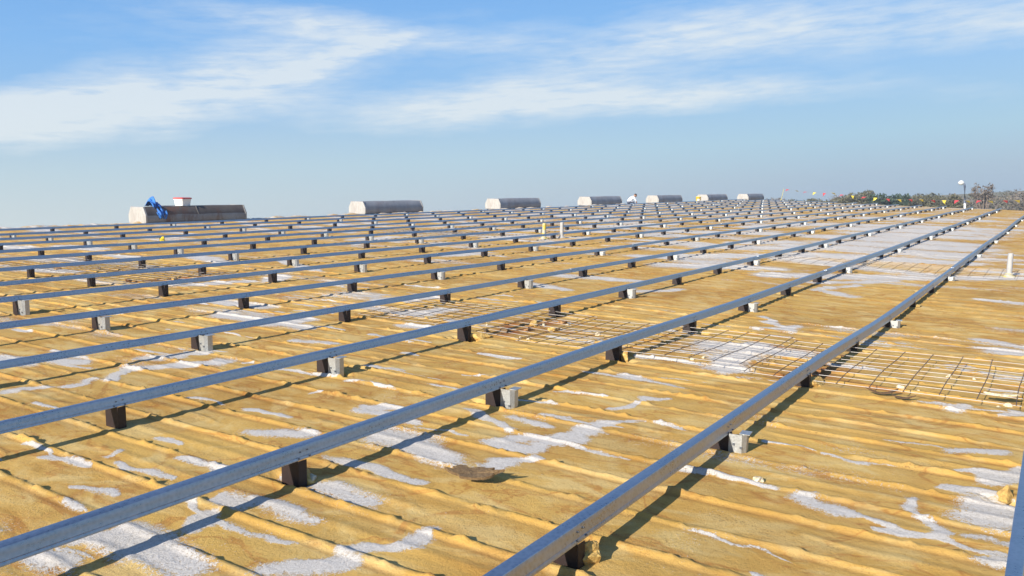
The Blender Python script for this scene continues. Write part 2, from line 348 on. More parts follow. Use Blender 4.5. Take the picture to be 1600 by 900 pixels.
# ------------------------------------------------------------------ roof (the foam-covered ribbed sheet we stand on)
RIB0, RIBP = 2.91, 0.3393
def u_end(v): return 54.5 + 0.75 * np.clip(v, 0, 24)
def ridge_v(u): return 23.45 - 0.036 * (u - 15)
PATCH = [(3.48,3.22,3.34,2.54,0.12),(3.34,3.05,3.43,2.93,0.06),(2.99,3.04,2.97,2.46,0.045),(2.66,2.87,2.66,2.53,0.06),(2.37,2.89,2.38,2.52,0.04),(2.21,2.26,2.36,2.15,0.05),(2.34,2.14,2.57,2.07,0.045),(1.98,2.32,2.15,2.16,0.07),(1.66,3.18,1.84,3.08,0.07),(1.82,3.1,1.78,2.58,0.1),(1.51,3.17,1.55,2.97,0.06),(2.3,3.12,2.33,2.91,0.05),(2.18,2.99,2.01,2.89,0.05),(2.31,3.95,2.32,3.52,0.02),(2.32,4.08,2.43,4.15,0.02),(1.87,3.67,1.88,3.49,0.02),(2.03,3.78,2.05,3.48,0.025),(2.65,4.18,2.66,3.95,0.02),(2.54,3.7,2.54,3.34,0.03),(3.26,2.35,3.6,2.26,0.05),(3.71,2.52,3.7,2.26,0.05),(3.76,2.47,4.02,2.29,0.07),(3.72,2.23,4.23,2.26,0.06),(4.15,3.04,3.93,2.58,0.04),(4.2,2.71,4.14,2.45,0.04),(4.26,2.21,4.51,2.1,0.05),(4.69,2.28,5,2.17,0.03),(5.63,2.74,5.5,2.15,0.04),(5.55,3,5.54,2.51,0.03),(5.03,2.18,5.15,2.12,0.04),(3.82,3.6,3.9,3.39,0.05),(3.73,3.62,3.76,3.22,0.04),(3.04,3.75,3.18,3.43,0.06),(2.66,5.88,2.89,5.76,0.06),(3,5.71,3.2,5.74,0.05),(3.28,5.63,3.57,5.82,0.06),(3.34,6.72,3.47,6.3,0.09),(3.6,5.79,4.1,5.49,0.1),(3.8,6.1,4.27,5.79,0.07),(5.56,7.36,5.57,6.06,0.12),(5.08,5.62,5.17,5.31,0.05),(6.78,5.88,7.25,5.63,0.15),(6.22,5.31,6.39,4.96,0.08),(7.11,2.49,7.23,1.85,0.22),(6.26,2.13,7.46,2.25,0.15),(11.86,2.64,11.56,2.19,0.12),(11.89,2.82,12.96,2.4,0.09),(12.71,2.97,13.94,2.07,0.12),(12.45,0.83,12.26,0.32,0.1),(9.13,0.58,8.97,0.21,0.1),(8.63,0.42,8.48,0.24,0.14),(5.03,0.4,5.16,0.17,0.05),(4.56,0.24,4.84,0.07,0.06),(4.38,0.36,4.39,0.15,0.04),(4.22,0.19,4.22,0.06,0.12),(4.02,0.17,4.12,0.06,0.08),(3.82,0.3,3.85,0.18,0.02),(3.81,0.14,3.83,0.05,0.03),(3.62,0.1,3.6,0.04,0.05),(4.11,0.49,3.72,0.36,0.03),(3.87,0.89,3.76,0.73,0.05),(3.8,0.74,3.67,0.38,0.02),(6.13,0.14,5.99,0.2,0.05),(5.94,0.52,6.14,0.47,0.05),(8.37,2.44,8.81,2.17,0.08),(8.36,2.15,9.18,2.71,0.06),(13.11,3.8,15.79,0.45,0.3),(16.12,4.33,15.24,1.88,0.35),(19.7,4.87,20.11,1.77,0.7),(23.74,5.21,23.43,2.08,0.9),(28.36,5.45,29.2,2.62,1.2),(13.55,5.6,14.09,4.1,0.35),(15.56,6.04,17,4.32,0.45),(14.9,6.83,15.13,6.13,0.3),(16.56,1.04,16.38,0.47,0.2),(9.89,6.3,9.62,5.52,0.12),(11.01,6.43,11.06,5.06,0.18),(6.74,5.24,6.71,4.97,0.08),(10.08,4.61,10.59,4.27,0.1),(23.31,12.26,26.98,11.21,0.5),(27.06,8.35,30.89,7.24,0.6),(19.68,6.36,20.99,5.5,0.4),(5.5,6.45,5.88,6.39,0.12),(7.32,6.75,7.95,6.38,0.15),(6.73,9.76,7.56,9.49,0.15),(6.14,8.3,6.21,7.38,0.12),(3.17,6.96,3.17,6.57,0.1),(10.02,11.69,9.07,9.56,0.1),(7.78,9.22,8.41,9.68,0.15),(6.44,13.55,6.74,12.45,0.2),(8.34,18.01,8.36,16.79,0.3),(9.15,17.08,9.13,15.88,0.3),(8.61,14.35,8.62,13.38,0.2),(9.48,13.32,9.09,11.91,0.2),(14.42,13.89,15.85,13.95,0.3),(12.49,9.71,13.54,9.55,0.2),(19.42,16.32,21.22,15.98,0.4),(18.96,19.36,18.23,17.55,0.3)]
RUST = [(6.3, 1.6, 6.9, 1.4, 0.30), (6.4, 4.35, 7.4, 4.3, 0.25), (6.5, 4.5, 7.3, 4.6, 0.15), (7.4, 1.5, 7.5, 2.2, 0.12), (6.25, 0.9, 6.5, 1.5, 0.1), (6.6, 10.6, 7.6, 10.4, 0.2)]
U_ = np.concatenate([np.arange(-7, 1.2, 0.05), np.arange(1.2, 7, 0.0122), np.arange(7, 9, 0.0175), np.arange(9, 20, 0.0339), np.arange(20, 56.001, 0.0565)])
V_ = np.concatenate([np.arange(-12, -1, 0.25), np.arange(-1, 6, 0.03), np.arange(6, 26.5, 0.075)])
def rail_v(k): return 0.045 if k == 0 else 1.455 + 1.524 * (k - 1)
POSTP = 1.6968; POST0 = 4.315
_hr = random.Random(77); HOLES = []
for k_ in range(0, 9):
    for j_ in range(-2, 6):
        if _hr.random() < 0.7:
            HOLES.append((POST0 + j_ * POSTP + 0.02, rail_v(k_) + _hr.uniform(-0.02, 0.06), _hr.uniform(0.055, 0.085), _hr.uniform(0.10, 0.17), _hr.uniform(0.018, 0.032)))
def sstep(a, b, x): t = np.clip((x - a) / (b - a), 0, 1); return t * t * (3 - 2 * t)
def low(u, v):      # slow unevenness of the roof
    return -0.045 * sstep(6, 9, u) * (1 - sstep(1.5, 4.5, v)) * (1 - sstep(30, 50, u)) + 0.02 * (fbm(u * 0.25, v * 0.25, 91, 2) - 0.5)
def ridge_drop(u, v):
    d = np.clip(v - ridge_v(u), 0, None); return -d * math.tan(2 * PITCH)
def roof_h(u, v, full=False):
    w = 0.009 * (fbm(u * 0.9, v * 0.7, 3, 2) - 0.5) * 2
    t = (u + w - RIB0) / RIBP; t = t - np.round(t)          # -0.5..0.5
    x = t * RIBP
    hw = 0.035 + 0.008 * (fbm(u * 1.3 + 40, v * 2.2, 5, 2) - 0.5) * 2
    fr = hw * 0.95; bk = hw * 0.42; pl = hw * 0.22
    rb = np.where(x < 0, np.clip((fr + pl + x) / fr, 0, 1), np.clip((bk + pl - x) / bk, 0, 1))
    rb = rb * rb * (3 - 2 * rb)
    amp = 0.0150 + 0.005 * (fbm(u * 0.6 + 9, v * 0.9, 7, 3) - 0.5) * 2
    major = 0.35 + 0.65 * (vnoise(np.floor((u - RIB0) / RIBP + 0.5) * 7.31, v * 0.22 + 3, 23))
    brk = 0.35 + 0.65 * sstep(0.36, 0.56, fbm(u * 2.4 + 5, v * 1.9, 131, 3))
    h = rb * amp * (0.55 + 0.6 * major) * brk
    # a faint second swell in the pan
    x2 = np.abs(np.abs(x) - RIBP / 2); h = h + 0.006 * np.clip(1 - x2 / 0.05, 0, 1) * (fbm(u * 2, v, 57, 2) > 0.5)
    h = h + 0.004 * (fbm(u * 3.0, v * 1.4, 11, 3) - 0.5) + 0.010 * (fbm(u * 18, v * 14, 29, 3) - 0.5) * (0.3 + rb)
    # spattered blobs along the ribs
    sp = np.clip(fbm(u * 18, v * 22, 41, 2) - 0.60, 0, 1); h = h + sp * 0.05 * (0.15 + rb)
    h = h + low(u, v) + ridge_drop(u, v)
    for (hu, hv, a_, b_, dep) in HOLES:
        k_ = (np.abs(u - hu) < a_ * 1.6) & (np.abs(v - hv) < b_ * 1.6)
        if k_.any():
            xx = u[k_]; yy = v[k_]; q_ = np.maximum(np.abs(xx - hu) / a_, np.abs(yy - hv) / b_) + 0.5 * (fbm(xx * 22, yy * 22, 501, 2) - 0.5)
            h[k_] -= dep * np.clip((1.05 - q_) / 0.22, 0, 1)
    dr = v - ridge_v(u); h = h + np.exp(-(dr / 0.35) ** 2) * (0.03 + 0.05 * np.clip(fbm(u * 2.2, v * 1.5, 71, 3) - 0.42, 0, 1) * 4)
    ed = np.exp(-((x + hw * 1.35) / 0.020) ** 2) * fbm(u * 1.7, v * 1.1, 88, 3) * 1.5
    return (h, rb, ed) if full else h
def seg_field(u, v, segs):
    f = np.full(u.shape, -1.0)
    for (a, b, c, d, w) in segs:
        R_ = w * 2.4
        k = (u > min(a, c) - R_) & (u < max(a, c) + R_) & (v > min(b, d) - R_) & (v < max(b, d) + R_)
        if not k.any(): continue
        x = u[k]; y = v[k]; dx, dy = c - a, d - b; L2 = dx * dx + dy * dy + 1e-9
        t = np.clip(((x - a) * dx + (y - b) * dy) / L2, 0, 1)
        # taper the far end of each streak
        ww = w * (1 - 0.45 * np.abs(t - 0.35))
        f[k] = np.maximum(f[k], 1 - np.hypot(x - a - t * dx, y - b - t * dy) / ww)
    return f
_er = random.Random(21); EXTRA = []
for _ in range(150):                       # short flakes of coating left along the ribs
    j_ = _er.randrange(-4, 18); uu = RIB0 + j_ * RIBP + _er.choice((-0.075, -0.05, 0.06, 0.09)); vv = _er.uniform(1.6, 8.5)
    if _er.random() < 0.25: vv = _er.uniform(-0.5, 1.6)
    ln = _er.uniform(0.08, 0.55); du_ = _er.uniform(-0.02, 0.07); w_ = _er.uniform(0.008, 0.030)
    EXTRA.append((uu, vv, uu + du_, vv - ln * 0.5, w_)); EXTRA.append((uu + du_, vv - ln * 0.5, uu + du_ * 0.4 + _er.uniform(-0.02, 0.05), vv - ln, w_ * _er.uniform(0.4, 1.0)))
UU, VV = np.meshgrid(U_, V_, indexing='ij')
UU = np.where(UU > 45, 45 + (UU - 45) * (u_end(VV) - 45) / 11.0, UU)
hh, rb, edg = roof_h(UU, VV, True)
wu = UU + 0.12 * (fbm(UU * 5, VV * 5, 301, 3) - 0.5); wv_ = VV + 0.30 * (fbm(UU * 5, VV * 3, 302, 3) - 0.5)
coat = seg_field(wu, wv_, [(a, b, c, d, w * 1.45) for a, b, c, d, w in PATCH + EXTRA + [(17.5, 4.2, 18, 1.7, 0.6), (21.5, 4.4, 22, 1.7, 0.8), (26, 4.5, 26.5, 2, 0.9), (18, 6.5, 19, 4.8, 0.5), (31, 5.5, 32, 2.5, 1.1), (38, 6.5, 39, 3, 1.3), (23, 9.5, 24, 6.5, 0.7)]]) * 1.5
dens_ = 0.50 * sstep(5, 22, UU) + 0.24 * sstep(5, 12, VV)
bgc = (fbm(UU * 1.9, VV * 0.55, 401, 5) - 0.72 + 0.34 * dens_) * 5.0 - 0.15
near = sstep(5, 9, UU) + sstep(5, 7, VV)
coat = np.maximum(coat, np.clip(bgc, -1, 1) - 0.45 * (1 - np.clip(near, 0, 1)))
rim = np.exp(-((VV - ridge_v(UU)) / 0.3) ** 2); coat = np.maximum(coat, rim * 1.2 - 0.85 + 0.5 * (fbm(UU, VV, 77, 3) - 0.5))
coat = np.clip(coat, -1, 1.2)
rust = np.clip(seg_field(UU, VV, RUST), 0, 1)
hh = hh + 0.002 * np.clip(coat, 0, 0.5) * 2
nu, nv = UU.shape
verts = np.stack([UU, VV, hh], -1).reshape(-1, 3)
i = np.arange(nu - 1)[:, None] * nv + np.arange(nv - 1)[None, :]
quads = np.stack([i, i + nv, i + nv + 1, i + 1], -1).reshape(-1, 4)
# skirt: fascia at the edges, hanging down to the ground
edge = np.concatenate([np.arange(nv) + (nu - 1) * nv, np.arange(nu - 2, -1, -1) * nv + nv - 1, np.arange(nv - 2, -1, -1), np.arange(1, nu - 1) * nv])
nb = len(verts); sk = verts[edge].copy(); sk[:, 2] -= 0.35
verts = np.concatenate([verts, sk]); ne = len(edge); k = np.arange(ne)
skq = np.stack([edge, nb + k, nb + (k + 1) % ne, edge[(k + 1) % ne]], -1)
quads = np.concatenate([quads, skq])
me = bpy.data.meshes.new('roof')
me.vertices.add(len(verts)); me.vertices.foreach_set('co', verts.astype(np.float32).ravel())
me.loops.add(quads.size); me.loops.foreach_set('vertex_index', quads.astype(np.int32).ravel())
me.polygons.add(len(quads)); me.polygons.foreach_set('loop_start', np.arange(0, quads.size, 4, dtype=np.int32))
me.polygons.foreach_set('use_smooth', np.ones(len(quads), dtype=bool))
me.update(calc_edges=True); me.materials.append(m_foam)
for nm, arr in (('coat', coat), ('rib', rb), ('rust', rust), ('edge', edg)):
    a = me.attributes.new(nm, 'FLOAT', 'POINT'); d = np.zeros(len(verts), dtype=np.float32); d[:nu * nv] = arr.ravel(); a.data.foreach_set('value', d)
roof = bpy.data.objects.new('roof', me); COL.objects.link(roof); place(roof, (0, 0, 0)); tag(roof, kind='structure')
def rz_(u, v): return float(roof_h(np.array([float(u)]), np.array([float(v)]))[0])
def Wp(u, v, z): return RR @ Vector((u, v, z))

# ground sheet, far below
mb = MB(); mb.add([(-3000, -3000, GROUND_Z), (3000, -3000, GROUND_Z), (3000, 3000, GROUND_Z), (-3000, 3000, GROUND_Z)], [(0, 1, 2, 3)])
tag(mb.build('ground', m_ground), kind='structure')
# the building's walls, below the roof edge
mb = MB()
cs = [Wp(-6.8, -11.8, 0), Wp(54.2, -11.8, 0), Wp(54.2, -0.2, 0), Wp(71.0, 23.0, -0.05), Wp(71.0, 26.2, -0.6), Wp(-6.8, 26.2, -0.6)]
n_ = len(cs); vs = [Vector((c.x, c.y, c.z - 0.30)) for c in cs] + [Vector((c.x, c.y, GROUND_Z)) for c in cs]
mb.add(vs, [(k_, (k_ + 1) % n_, n_ + (k_ + 1) % n_, n_ + k_) for k_ in range(n_)])
tag(mb.build('building_wall', m_wall), 'plain metal siding wall below the edge of the foam roof', 'wall')

# ------------------------------------------------------------------ purlin rails
NR = 15
HAT = [(0.022, 0.0), (-0.0205, 0.0), (-0.0232, -0.0015), (-0.0247, -0.0045), (-0.0284, -0.024), (-0.0320, -0.037), (-0.0350, -0.0475), (-0.0360, -0.0482), (-0.0348, -0.0505), (-0.0390, -0.0605), (-0.0393, -0.0635)]
INN = [(-0.0370, -0.0635), (-0.0370, -0.0615), (-0.0327, -0.0505), (-0.0295, -0.037), (-0.0258, -0.024), (-0.0205, -0.0055)]
back = [(-a * 0.64, b) for a, b in HAT[2:]][::-1]; binn = [(-a * 0.64, b) for a, b in INN]
PROF = HAT + INN + binn[::-1] + back      # closed hat section: front, underside, back
def rail_top(k, u):
    b = 0.178 - 0.040 * float(sstep(3, 16, np.array(u)))
    if k == 1: b -= 0.012
    if k == 2: b += 0.012
    return b + float(low(np.array([float(u)]), np.array([rail_v(k)]))[0]) * 0.9
RAIL_LABELS = [
 'bright galvanized rail cut off by the right edge of the photo, nearest the camera',
 'long galvanized rail with a bend beside the wire mesh, second nearest the camera',
 'galvanized rail running from lower left corner, third from the right edge',
 'galvanized rail crossing between the two broken wire mesh panels, fourth from the right edge',
 'galvanized rail in the middle foreground, fifth from the right edge',
 'galvanized rail two rows in front of the paired vent pipes',
 'galvanized rail directly in front of the paired vent pipes, hiding their bases',
 'galvanized rail right behind the two short vent pipes, eighth from the right edge',
 'galvanized rail crossing the middle distance, seventh below the ridge vents',
 'galvanized rail in the left middle distance, sixth below the ridge vents',
 'galvanized rail in the left distance, fifth below the ridge vents',
 'galvanized rail with the yellow rag beside it, fourth below the ridge vents',
 'galvanized rail in the far distance, third below the ridge vents',
 'galvanized rail high on the slope, second below the ridge vents',
 'topmost galvanized rail running along the foot of the ridge vents']
# shared post and clip meshes (origin at the foam, under the rail; z up)
def post_mesh(hgt_):
    mb = MB(); w, d, t = 0.124, 0.05, 0.004
    prof = [(0, -w / 2), (0, w / 2), (d, w / 2), (d, w / 2 - t), (t, w / 2 - t), (t, -w / 2 + t), (d, -w / 2 + t), (d, -w / 2)]
    mb.prism([[(x, y, -0.03) for x, y in prof], [(x, y, hgt_) for x, y in prof]])
    mb.box((0.03, 0, -0.018), (0.11, 0.12, 0.008))
    return mb.mesh('post', [m_post])
def clip_mesh(hgt_):
    mb = MB(); t = 0.003; y0 = -0.058; y1 = -0.150; x0 = -0.006; x1 = 0.062
    prof = [(x0, y0), (x0, y1 + 0.022), (x0 + 0.022, y1), (x1, y1), (x1, y1 + t), (x0 + 0.0232, y1 + t), (x0 + t, y1 + 0.0232), (x0 + t, y0)]
    top = hgt_ + 0.002
    mb.prism([[(x, y, -0.012) for x, y in prof], [(x, y, top) for x, y in prof]])
    mb.box((x0 + 0.05, y1 + 0.012, top + 0.0022), (0.075, 0.055, 0.0035))      # folded top tab
    mb.box((x0 - 0.016, (y0 + y1) / 2, -0.003), (0.036, 0.11, 0.003), 0)                    # foot flange
    mb.box((x0 - 0.003, -0.085, hgt_ * 0.5), (0.005, 0.012, 0.012), 1); mb.box((x0 - 0.003, -0.125, hgt_ * 0.35), (0.005, 0.012, 0.012), 1)
    return mb.mesh('clip', [m_clip, m_screw])
POST_H = [0.045 + 0.01 * k for k in range(15)]
PM = {}
def get_pm(h):
    k = max(0, min(len(POST_H) - 1, int(round((h - 0.045) / 0.01))))
    if k not in PM: PM[k] = (post_mesh(POST_H[k]), clip_mesh(POST_H[k]))
    return PM[k]
rnd = random.Random(5)
for k in range(NR):
    v0 = rail_v(k); ue = float(u_end(np.array(v0))) - 1.2 - 0.4 * rnd.random(); us = -5.5 + rnd.random()
    root = thing('purlin_rail', (us, v0, 0), RAIL_LABELS[k], 'roof rail', 'galvanized rails on posts across the roof')
    hs_ = 1.0 if k < 3 else (0.88 if k == 3 else 0.78)      # the rows farther up use a shallower section
    # joints
    seg = 7.25; joints = [us]; first = {1: 8.35 - 2 * seg, 2: 6.1 - seg, 3: 7.7 - seg}.get(k, us + rnd.random() * seg)
    x = first
    while x < ue - 2:
        if x > us + 1: joints.append(x)
        x += seg
    joints.append(ue)
    jz = {j: (rnd.random() - 0.5) * 0.026 for j in joints}; jv = {j: (rnd.random() - 0.5) * 0.030 for j in joints}
    if k == 1: jz[joints[2] if len(joints) > 2 else joints[-1]] = -0.022
    def off(u):
        for a, b in zip(joints[:-1], joints[1:]):
            if u <= b or b == joints[-1]:
                t = (u - a) / (b - a); sag = math.sin(math.pi * min(1, max(0, t))) * 0.003
                return jz[a] * (1 - t) + jz[b] * t - sag, jv[a] * (1 - t) + jv[b] * t
    for n_, (a, b) in enumerate(zip(joints[:-1], joints[1:])):
        mb = MB(); lap = 0.13 if n_ % 2 else 0.0; grow = 1.10 if n_ % 2 else 1.0; up = 0.0032 if n_ % 2 else 0.0
        a2, b2 = a - (lap if n_ else 0), b + (lap if b != ue else 0)
        if not n_ % 2: a2 += 0.0; b2 -= 0.0
        ns = max(2, int((b2 - a2) / 0.9)); profs = []
        for q in range(ns + 1):
            u = a2 + (b2 - a2) * q / ns; dz, dv = off(u); tw = 0.03 * math.sin(u * 0.7 + k)
            profs.append([(u - us, p * grow * hs_ + dv + tw * r_, rail_top(k, u) + dz + up + r_ * hs_ + tw * p) for p, r_ in PROF])
        mb.prism(profs, sm=True)
        if n_ and a < 30:                                    # lap screws at the splice
            dz, dv = off(a)
            for du in (-0.09, -0.05, 0.05, 0.09):
                mb.tube([(a + du - us, -0.0275 * grow * hs_ + dv + 0.002, rail_top(k, a) + dz + up - 0.022 * hs_), (a + du - us, -0.0275 * grow * hs_ + dv - 0.005, rail_top(k, a) + dz + up - 0.022 * hs_)], 0.0045, 6, 1)
        # screw heads and fixing marks at the posts, near rails only
        j0 = int(math.ceil((a - POST0) / POSTP))
        for j in range(j0, j0 + 8):
            u = POST0 + j * POSTP
            if u > b - 0.2 or u > 26 or u < a + 0.1: continue
            dz, dv = off(u); zt = rail_top(k, u) + dz + up
            for du, dd in ((0.02, -0.028), (0.062, -0.025), (0.005, -0.055), (0.072, -0.056)):
                pv = -0.0285 if dd > -0.04 else -0.0360
                mb.tube([(u + du - us, pv * grow * hs_ + dv + 0.002, zt + dd * hs_), (u + du - us, pv * grow * hs_ + dv - 0.0055, zt + dd * hs_ + 0.002)], 0.0042, 6, 1)
        ch_ = mb.build('channel', [m_rail, m_screw], root); em_ = ch_.modifiers.new('edges', 'EDGE_SPLIT'); em_.split_angle = math.radians(34)
    # posts
    j = int(math.ceil((us + 0.3 - POST0) / POSTP))
    while POST0 + j * POSTP < ue - 0.15:
        u = POST0 + j * POSTP + (rnd.random() - 0.5) * 0.05; dz, dv = off(u)
        zf = rz_(u, v0) - 0.006; zf = min(zf, 0.03 + float(low(np.array([u]), np.array([v0]))[0]))
        hpost = rail_top(k, u) + dz - 0.0635 * hs_ - zf + 0.006
        pm, cm_ = get_pm(hpost)
        p = link('post', pm, root); p.location = (u - us, dv + (0.012 if k else -0.048), zf); p.rotation_euler = (0, 0, (rnd.random() - 0.5) * 0.10)
        if j % 3 == 0:
            c = link('clip', cm_, p); c.rotation_euler = (0, 0, (rnd.random() - 0.5) * 0.12)
        j += 1

# ------------------------------------------------------------------ ridge vents
PR_V = [(0.03, 0.02), (0.0, 0.09), (0.0, 0.28), (0.13, 0.52), (0.79, 0.52), (0.92, 0.28), (0.92, 0.09), (0.89, 0.02)]
def vent(u, v, length, label, rusty=False, seed=0):
    r_ = random.Random(seed); root = thing('ridge_vent', (u, v, 0), label, 'roof vent', 'octagonal ridge vents along the roof ridge', rz=-0.036)
    mb = MB(); ns = 10; profs = []
    for q in range(ns + 1):
        x = 0.045 + (length - 0.09) * q / ns
        profs.append([(x, y + (r_.random() - 0.5) * 0.012, z + (r_.random() - 0.5) * (0.030 if rusty else 0.014)) for y, z in PR_V])
    mb.prism(profs, sm=True)
    for q in range(1, 2):                                   # one lap joint
        x = length * q / 2; mb.prism([[(x - 0.012, 0.46 + (y - 0.46) * 1.006, 0.02 + (z - 0.02) * 1.006) for y, z in PR_V], [(x + 0.012, 0.46 + (y - 0.46) * 1.006, 0.02 + (z - 0.02) * 1.006) for y, z in PR_V]], 0)
    b = mb.build('body', [m_vent if not rusty else m_vent_low, m_vent_rust], root)
    if rusty:
        for p in b.data.polygons:
            if p.center.z > 0.33: p.material_index = 1
    for x in (0.0, length - 0.05):
        m2 = MB(); e = [(0.46 + (y - 0.46) * 1.03, 0.01 + (z - 0.02) * 1.03) for y, z in PR_V]
        ins = [(0.46 + (y - 0.46) * 0.9, 0.03 + (z - 0.02) * 0.93) for y, z in PR_V]
        lo, hi = (x - 0.03, x + 0.05) if x == 0 else (x + 0.08, x)
        m2.prism([[(lo, y, z) for y, z in ins], [(lo + (0.03 if x == 0 else -0.03), y, z) for y, z in e], [(hi, y, z) for y, z in e]])
        m2.build('end_cap', m_vend, root)
    m3 = MB(); m3.box((length / 2, 0.46, -0.04), (length - 0.16, 0.84, 0.16)); m3.build('curb', m_curb, root)
    m4 = MB(); m4.box((length / 2, 0.46, 0.012), (length + 0.10, 1.02, 0.012)); m4.build('flashing', m_vent, root)
    return root
VENT = [(14.84, 23.03, 3.62, 'rust-streaked long ridge vent holding the blue cloth and white tub'),
        (24.75, 23.45, 3.5, 'clean grey ridge vent just right of the rusty one'),
        (33.9, 23.1, 3.6, 'grey ridge vent with a rust spot on its white end, third from the left'),
        (43.0, 22.9, 3.75, 'grey ridge vent left of the stooping person, fourth from the left'),
        (51.6, 22.45, 3.8, 'grey ridge vent immediately right of the stooping person'),
        (59.5, 21.95, 3.85, 'small far ridge vent with a yellow bucket at its left end'),
        (66.4, 21.15, 3.7, 'farthest and smallest ridge vent, rightmost in the row')]
for n_, (u, v, l_, lab) in enumerate(VENT): vent(u, v, l_, lab, n_ == 0, n_ + 3)

# white tub with a red lid on the first vent
t = thing('lidded_tub', (16.37, 23.38, 0.535), 'white square tub with a red lid standing on the rusty ridge vent', 'tub', rz=0.15)
mb = MB(); lv = [(0.0, 0.172), (0.17, 0.188), (0.18, 0.20), (0.215, 0.20)]
def rsq(h_, z, r_=0.04): return [(sx * h_ + (-sx if a else 0) * 0, sy * h_, z) for sx, sy, a in ()]
def rounded(h_, z, r_=0.045):
    o = []
    for cx, cy, a0 in ((1, 1, 0), (-1, 1, 90), (-1, -1, 180), (1, -1, 270)):
        for da in (0, 30, 60, 90):
            a = math.radians(a0 + da); o.append((cx * (h_ - r_) + r_ * math.cos(a), cy * (h_ - r_) + r_ * math.sin(a), z))
    return o
mb.prism([rounded(h_, z) for z, h_ in lv], sm=False); mb.build('tub', m_white_pl, t)
mb = MB(); mb.prism([rounded(0.21, 0.213), rounded(0.215, 0.228), rounded(0.205, 0.25), rounded(0.17, 0.256)]); mb.build('lid', m_red_pl, t)

# blue cloth slumped over the first vent
mb = MB(); nx, ny = 22, 40; rr_ = random.Random(3)
def cloth_pt(a, s):         # a across (0..1), s along from the top back (0) over the front edge (1)
    path = [(0.52, 0.535), (0.40, 0.70), (0.27, 0.72), (0.17, 0.60), (0.10, 0.46), (-0.035, 0.30), (-0.045, 0.16)]
    f = s * (len(path) - 1); i_ = min(int(f), len(path) - 2); t_ = f - i_
    y = path[i_][0] * (1 - t_) + path[i_ + 1][0] * t_; z = path[i_][1] * (1 - t_) + path[i_ + 1][1] * t_
    hump = math.exp(-((a - 0.3) / 0.28) ** 2) * math.exp(-((s - 0.28) / 0.2) ** 2)
    width = 0.37 - 0.12 * s; x = 0.02 + 0.14 * s * s + a * width
    wr = 0.030 * math.sin(a * 17 + s * 4) + 0.02 * math.sin(a * 29 - s * 9)
    y -= wr * 0.9 + 0.02 * math.sin(s * 15 + a * 5); z += wr * 0.8 + 0.10 * hump - 0.10 * (1 - hump) * math.exp(-((s - 0.28) / 0.2) ** 2)
    lim = 0.535 if y > 0.20 else (0.535 - (0.20 - y) / 0.20 * 0.23 if y > 0 else 0)
    if y > 0 and z < lim + 0.012: z = lim + 0.012
    if s > 0.8 and abs(a - 0.5) > 0.5 - 0.3 * (s - 0.8): z += 0.08
    return (x, y, z)
vs = [cloth_pt(i_ / nx, j_ / ny) for i_ in range(nx + 1) for j_ in range(ny + 1)]
fs = [(i_ * (ny + 1) + j_, (i_ + 1) * (ny + 1) + j_, (i_ + 1) * (ny + 1) + j_ + 1, i_ * (ny + 1) + j_ + 1) for i_ in range(nx) for j_ in range(ny)]
mb.add(vs, fs, 0, True); o = mb.build('blue_cloth', m_blue); place(o, (15.12, 23.03, 0.0)); tag(o, 'crumpled blue cloth draped over the front of the rusty ridge vent', 'cloth')
sm_ = o.modifiers.new('thickness', 'SOLIDIFY'); sm_.thickness = 0.012

# yellow rag by a rail
def blob(name, uvz, size, seed, m, label, cat, group=None, rot=0.0, sub=3, rough_=0.35, flat=1.0):
    bm = bmesh.new(); bmesh.ops.create_icosphere(bm, subdivisions=sub, radius=1.0); r_ = random.Random(seed)
    ph = [(r_.uniform(0.8, 3.0), r_.uniform(0.8, 3.0), r_.uniform(0.8, 3.0), r_.uniform(0, 6.3)) for _ in range(7)]
    cuts = [(Vector((r_.uniform(-1, 1), r_.uniform(-1, 1), r_.uniform(-0.4, 1))).normalized(), r_.uniform(0.45, 0.8)) for _ in range(6)]
    for v in bm.verts:
        p = v.co.copy(); d = 1 + rough_ * sum(math.sin(a * p.x * 2 + b * p.y * 2 + c * p.z * 2 + e) for a, b, c, e in ph) / 5
        p *= d
        for n_, c in cuts:
            q = p.dot(n_) - c
            if q > 0: p -= n_ * q * 0.9
        p.z = max(p.z, -0.45)
        v.co = Vector((p.x * size[0], p.y * size[1], (p.z + 0.45) * size[2] * flat))
    me_ = bpy.data.meshes.new(name); bm.to_mesh(me_); bm.free(); me_.materials.append(m)
    o = link(name, me_); place(o, uvz, rot); tag(o, label, cat, group); return o
blob('yellow_rag', (11.05, rail_v(11) - 0.13, rz_(11.05, rail_v(11) - 0.13)), (0.10, 0.06, 0.07), 5, m_yel_pl, 'small crumpled yellow rag lying beside a rail post below the rusty vent', 'rag', rough_=0.6)

# yellow bucket at the sixth vent
t = thing('yellow_bucket', (58.3, 22.25, rz_(58.3, 22.25)), 'yellow plastic bucket with a paper label standing by a far ridge vent', 'bucket', rz=3.6)
mb = MB(); prof = [(0.150, 0.0), (0.155, 0.01), (0.178, 0.36), (0.188, 0.362), (0.188, 0.385), (0.196, 0.387), (0.196, 0.42), (0.18, 0.42), (0.17, 0.37), (0.145, 0.02)]
nseg = 20; rings = [[(r_ * math.cos(2 * math.pi * q / nseg), r_ * math.sin(2 * math.pi * q / nseg), z) for q in range(nseg)] for r_, z in prof]
mb.prism(rings, sm=True); mb.build('bucket_body', m_yel_pl, t)
mb = MB(); a_ = [math.radians(-35 + 7 * q) for q in range(11)]
mb.prism([[(0.169 * math.cos(a), 0.169 * math.sin(a), 0.10) for a in a_] + [(0.160 * math.cos(a), 0.160 * math.sin(a), 0.10) for a in a_[::-1]], [(0.179 * math.cos(a), 0.179 * math.sin(a), 0.27) for a in a_] + [(0.168 * math.cos(a), 0.168 * math.sin(a), 0.27) for a in a_[::-1]]])
mb.build('paper_label', m_label, t)
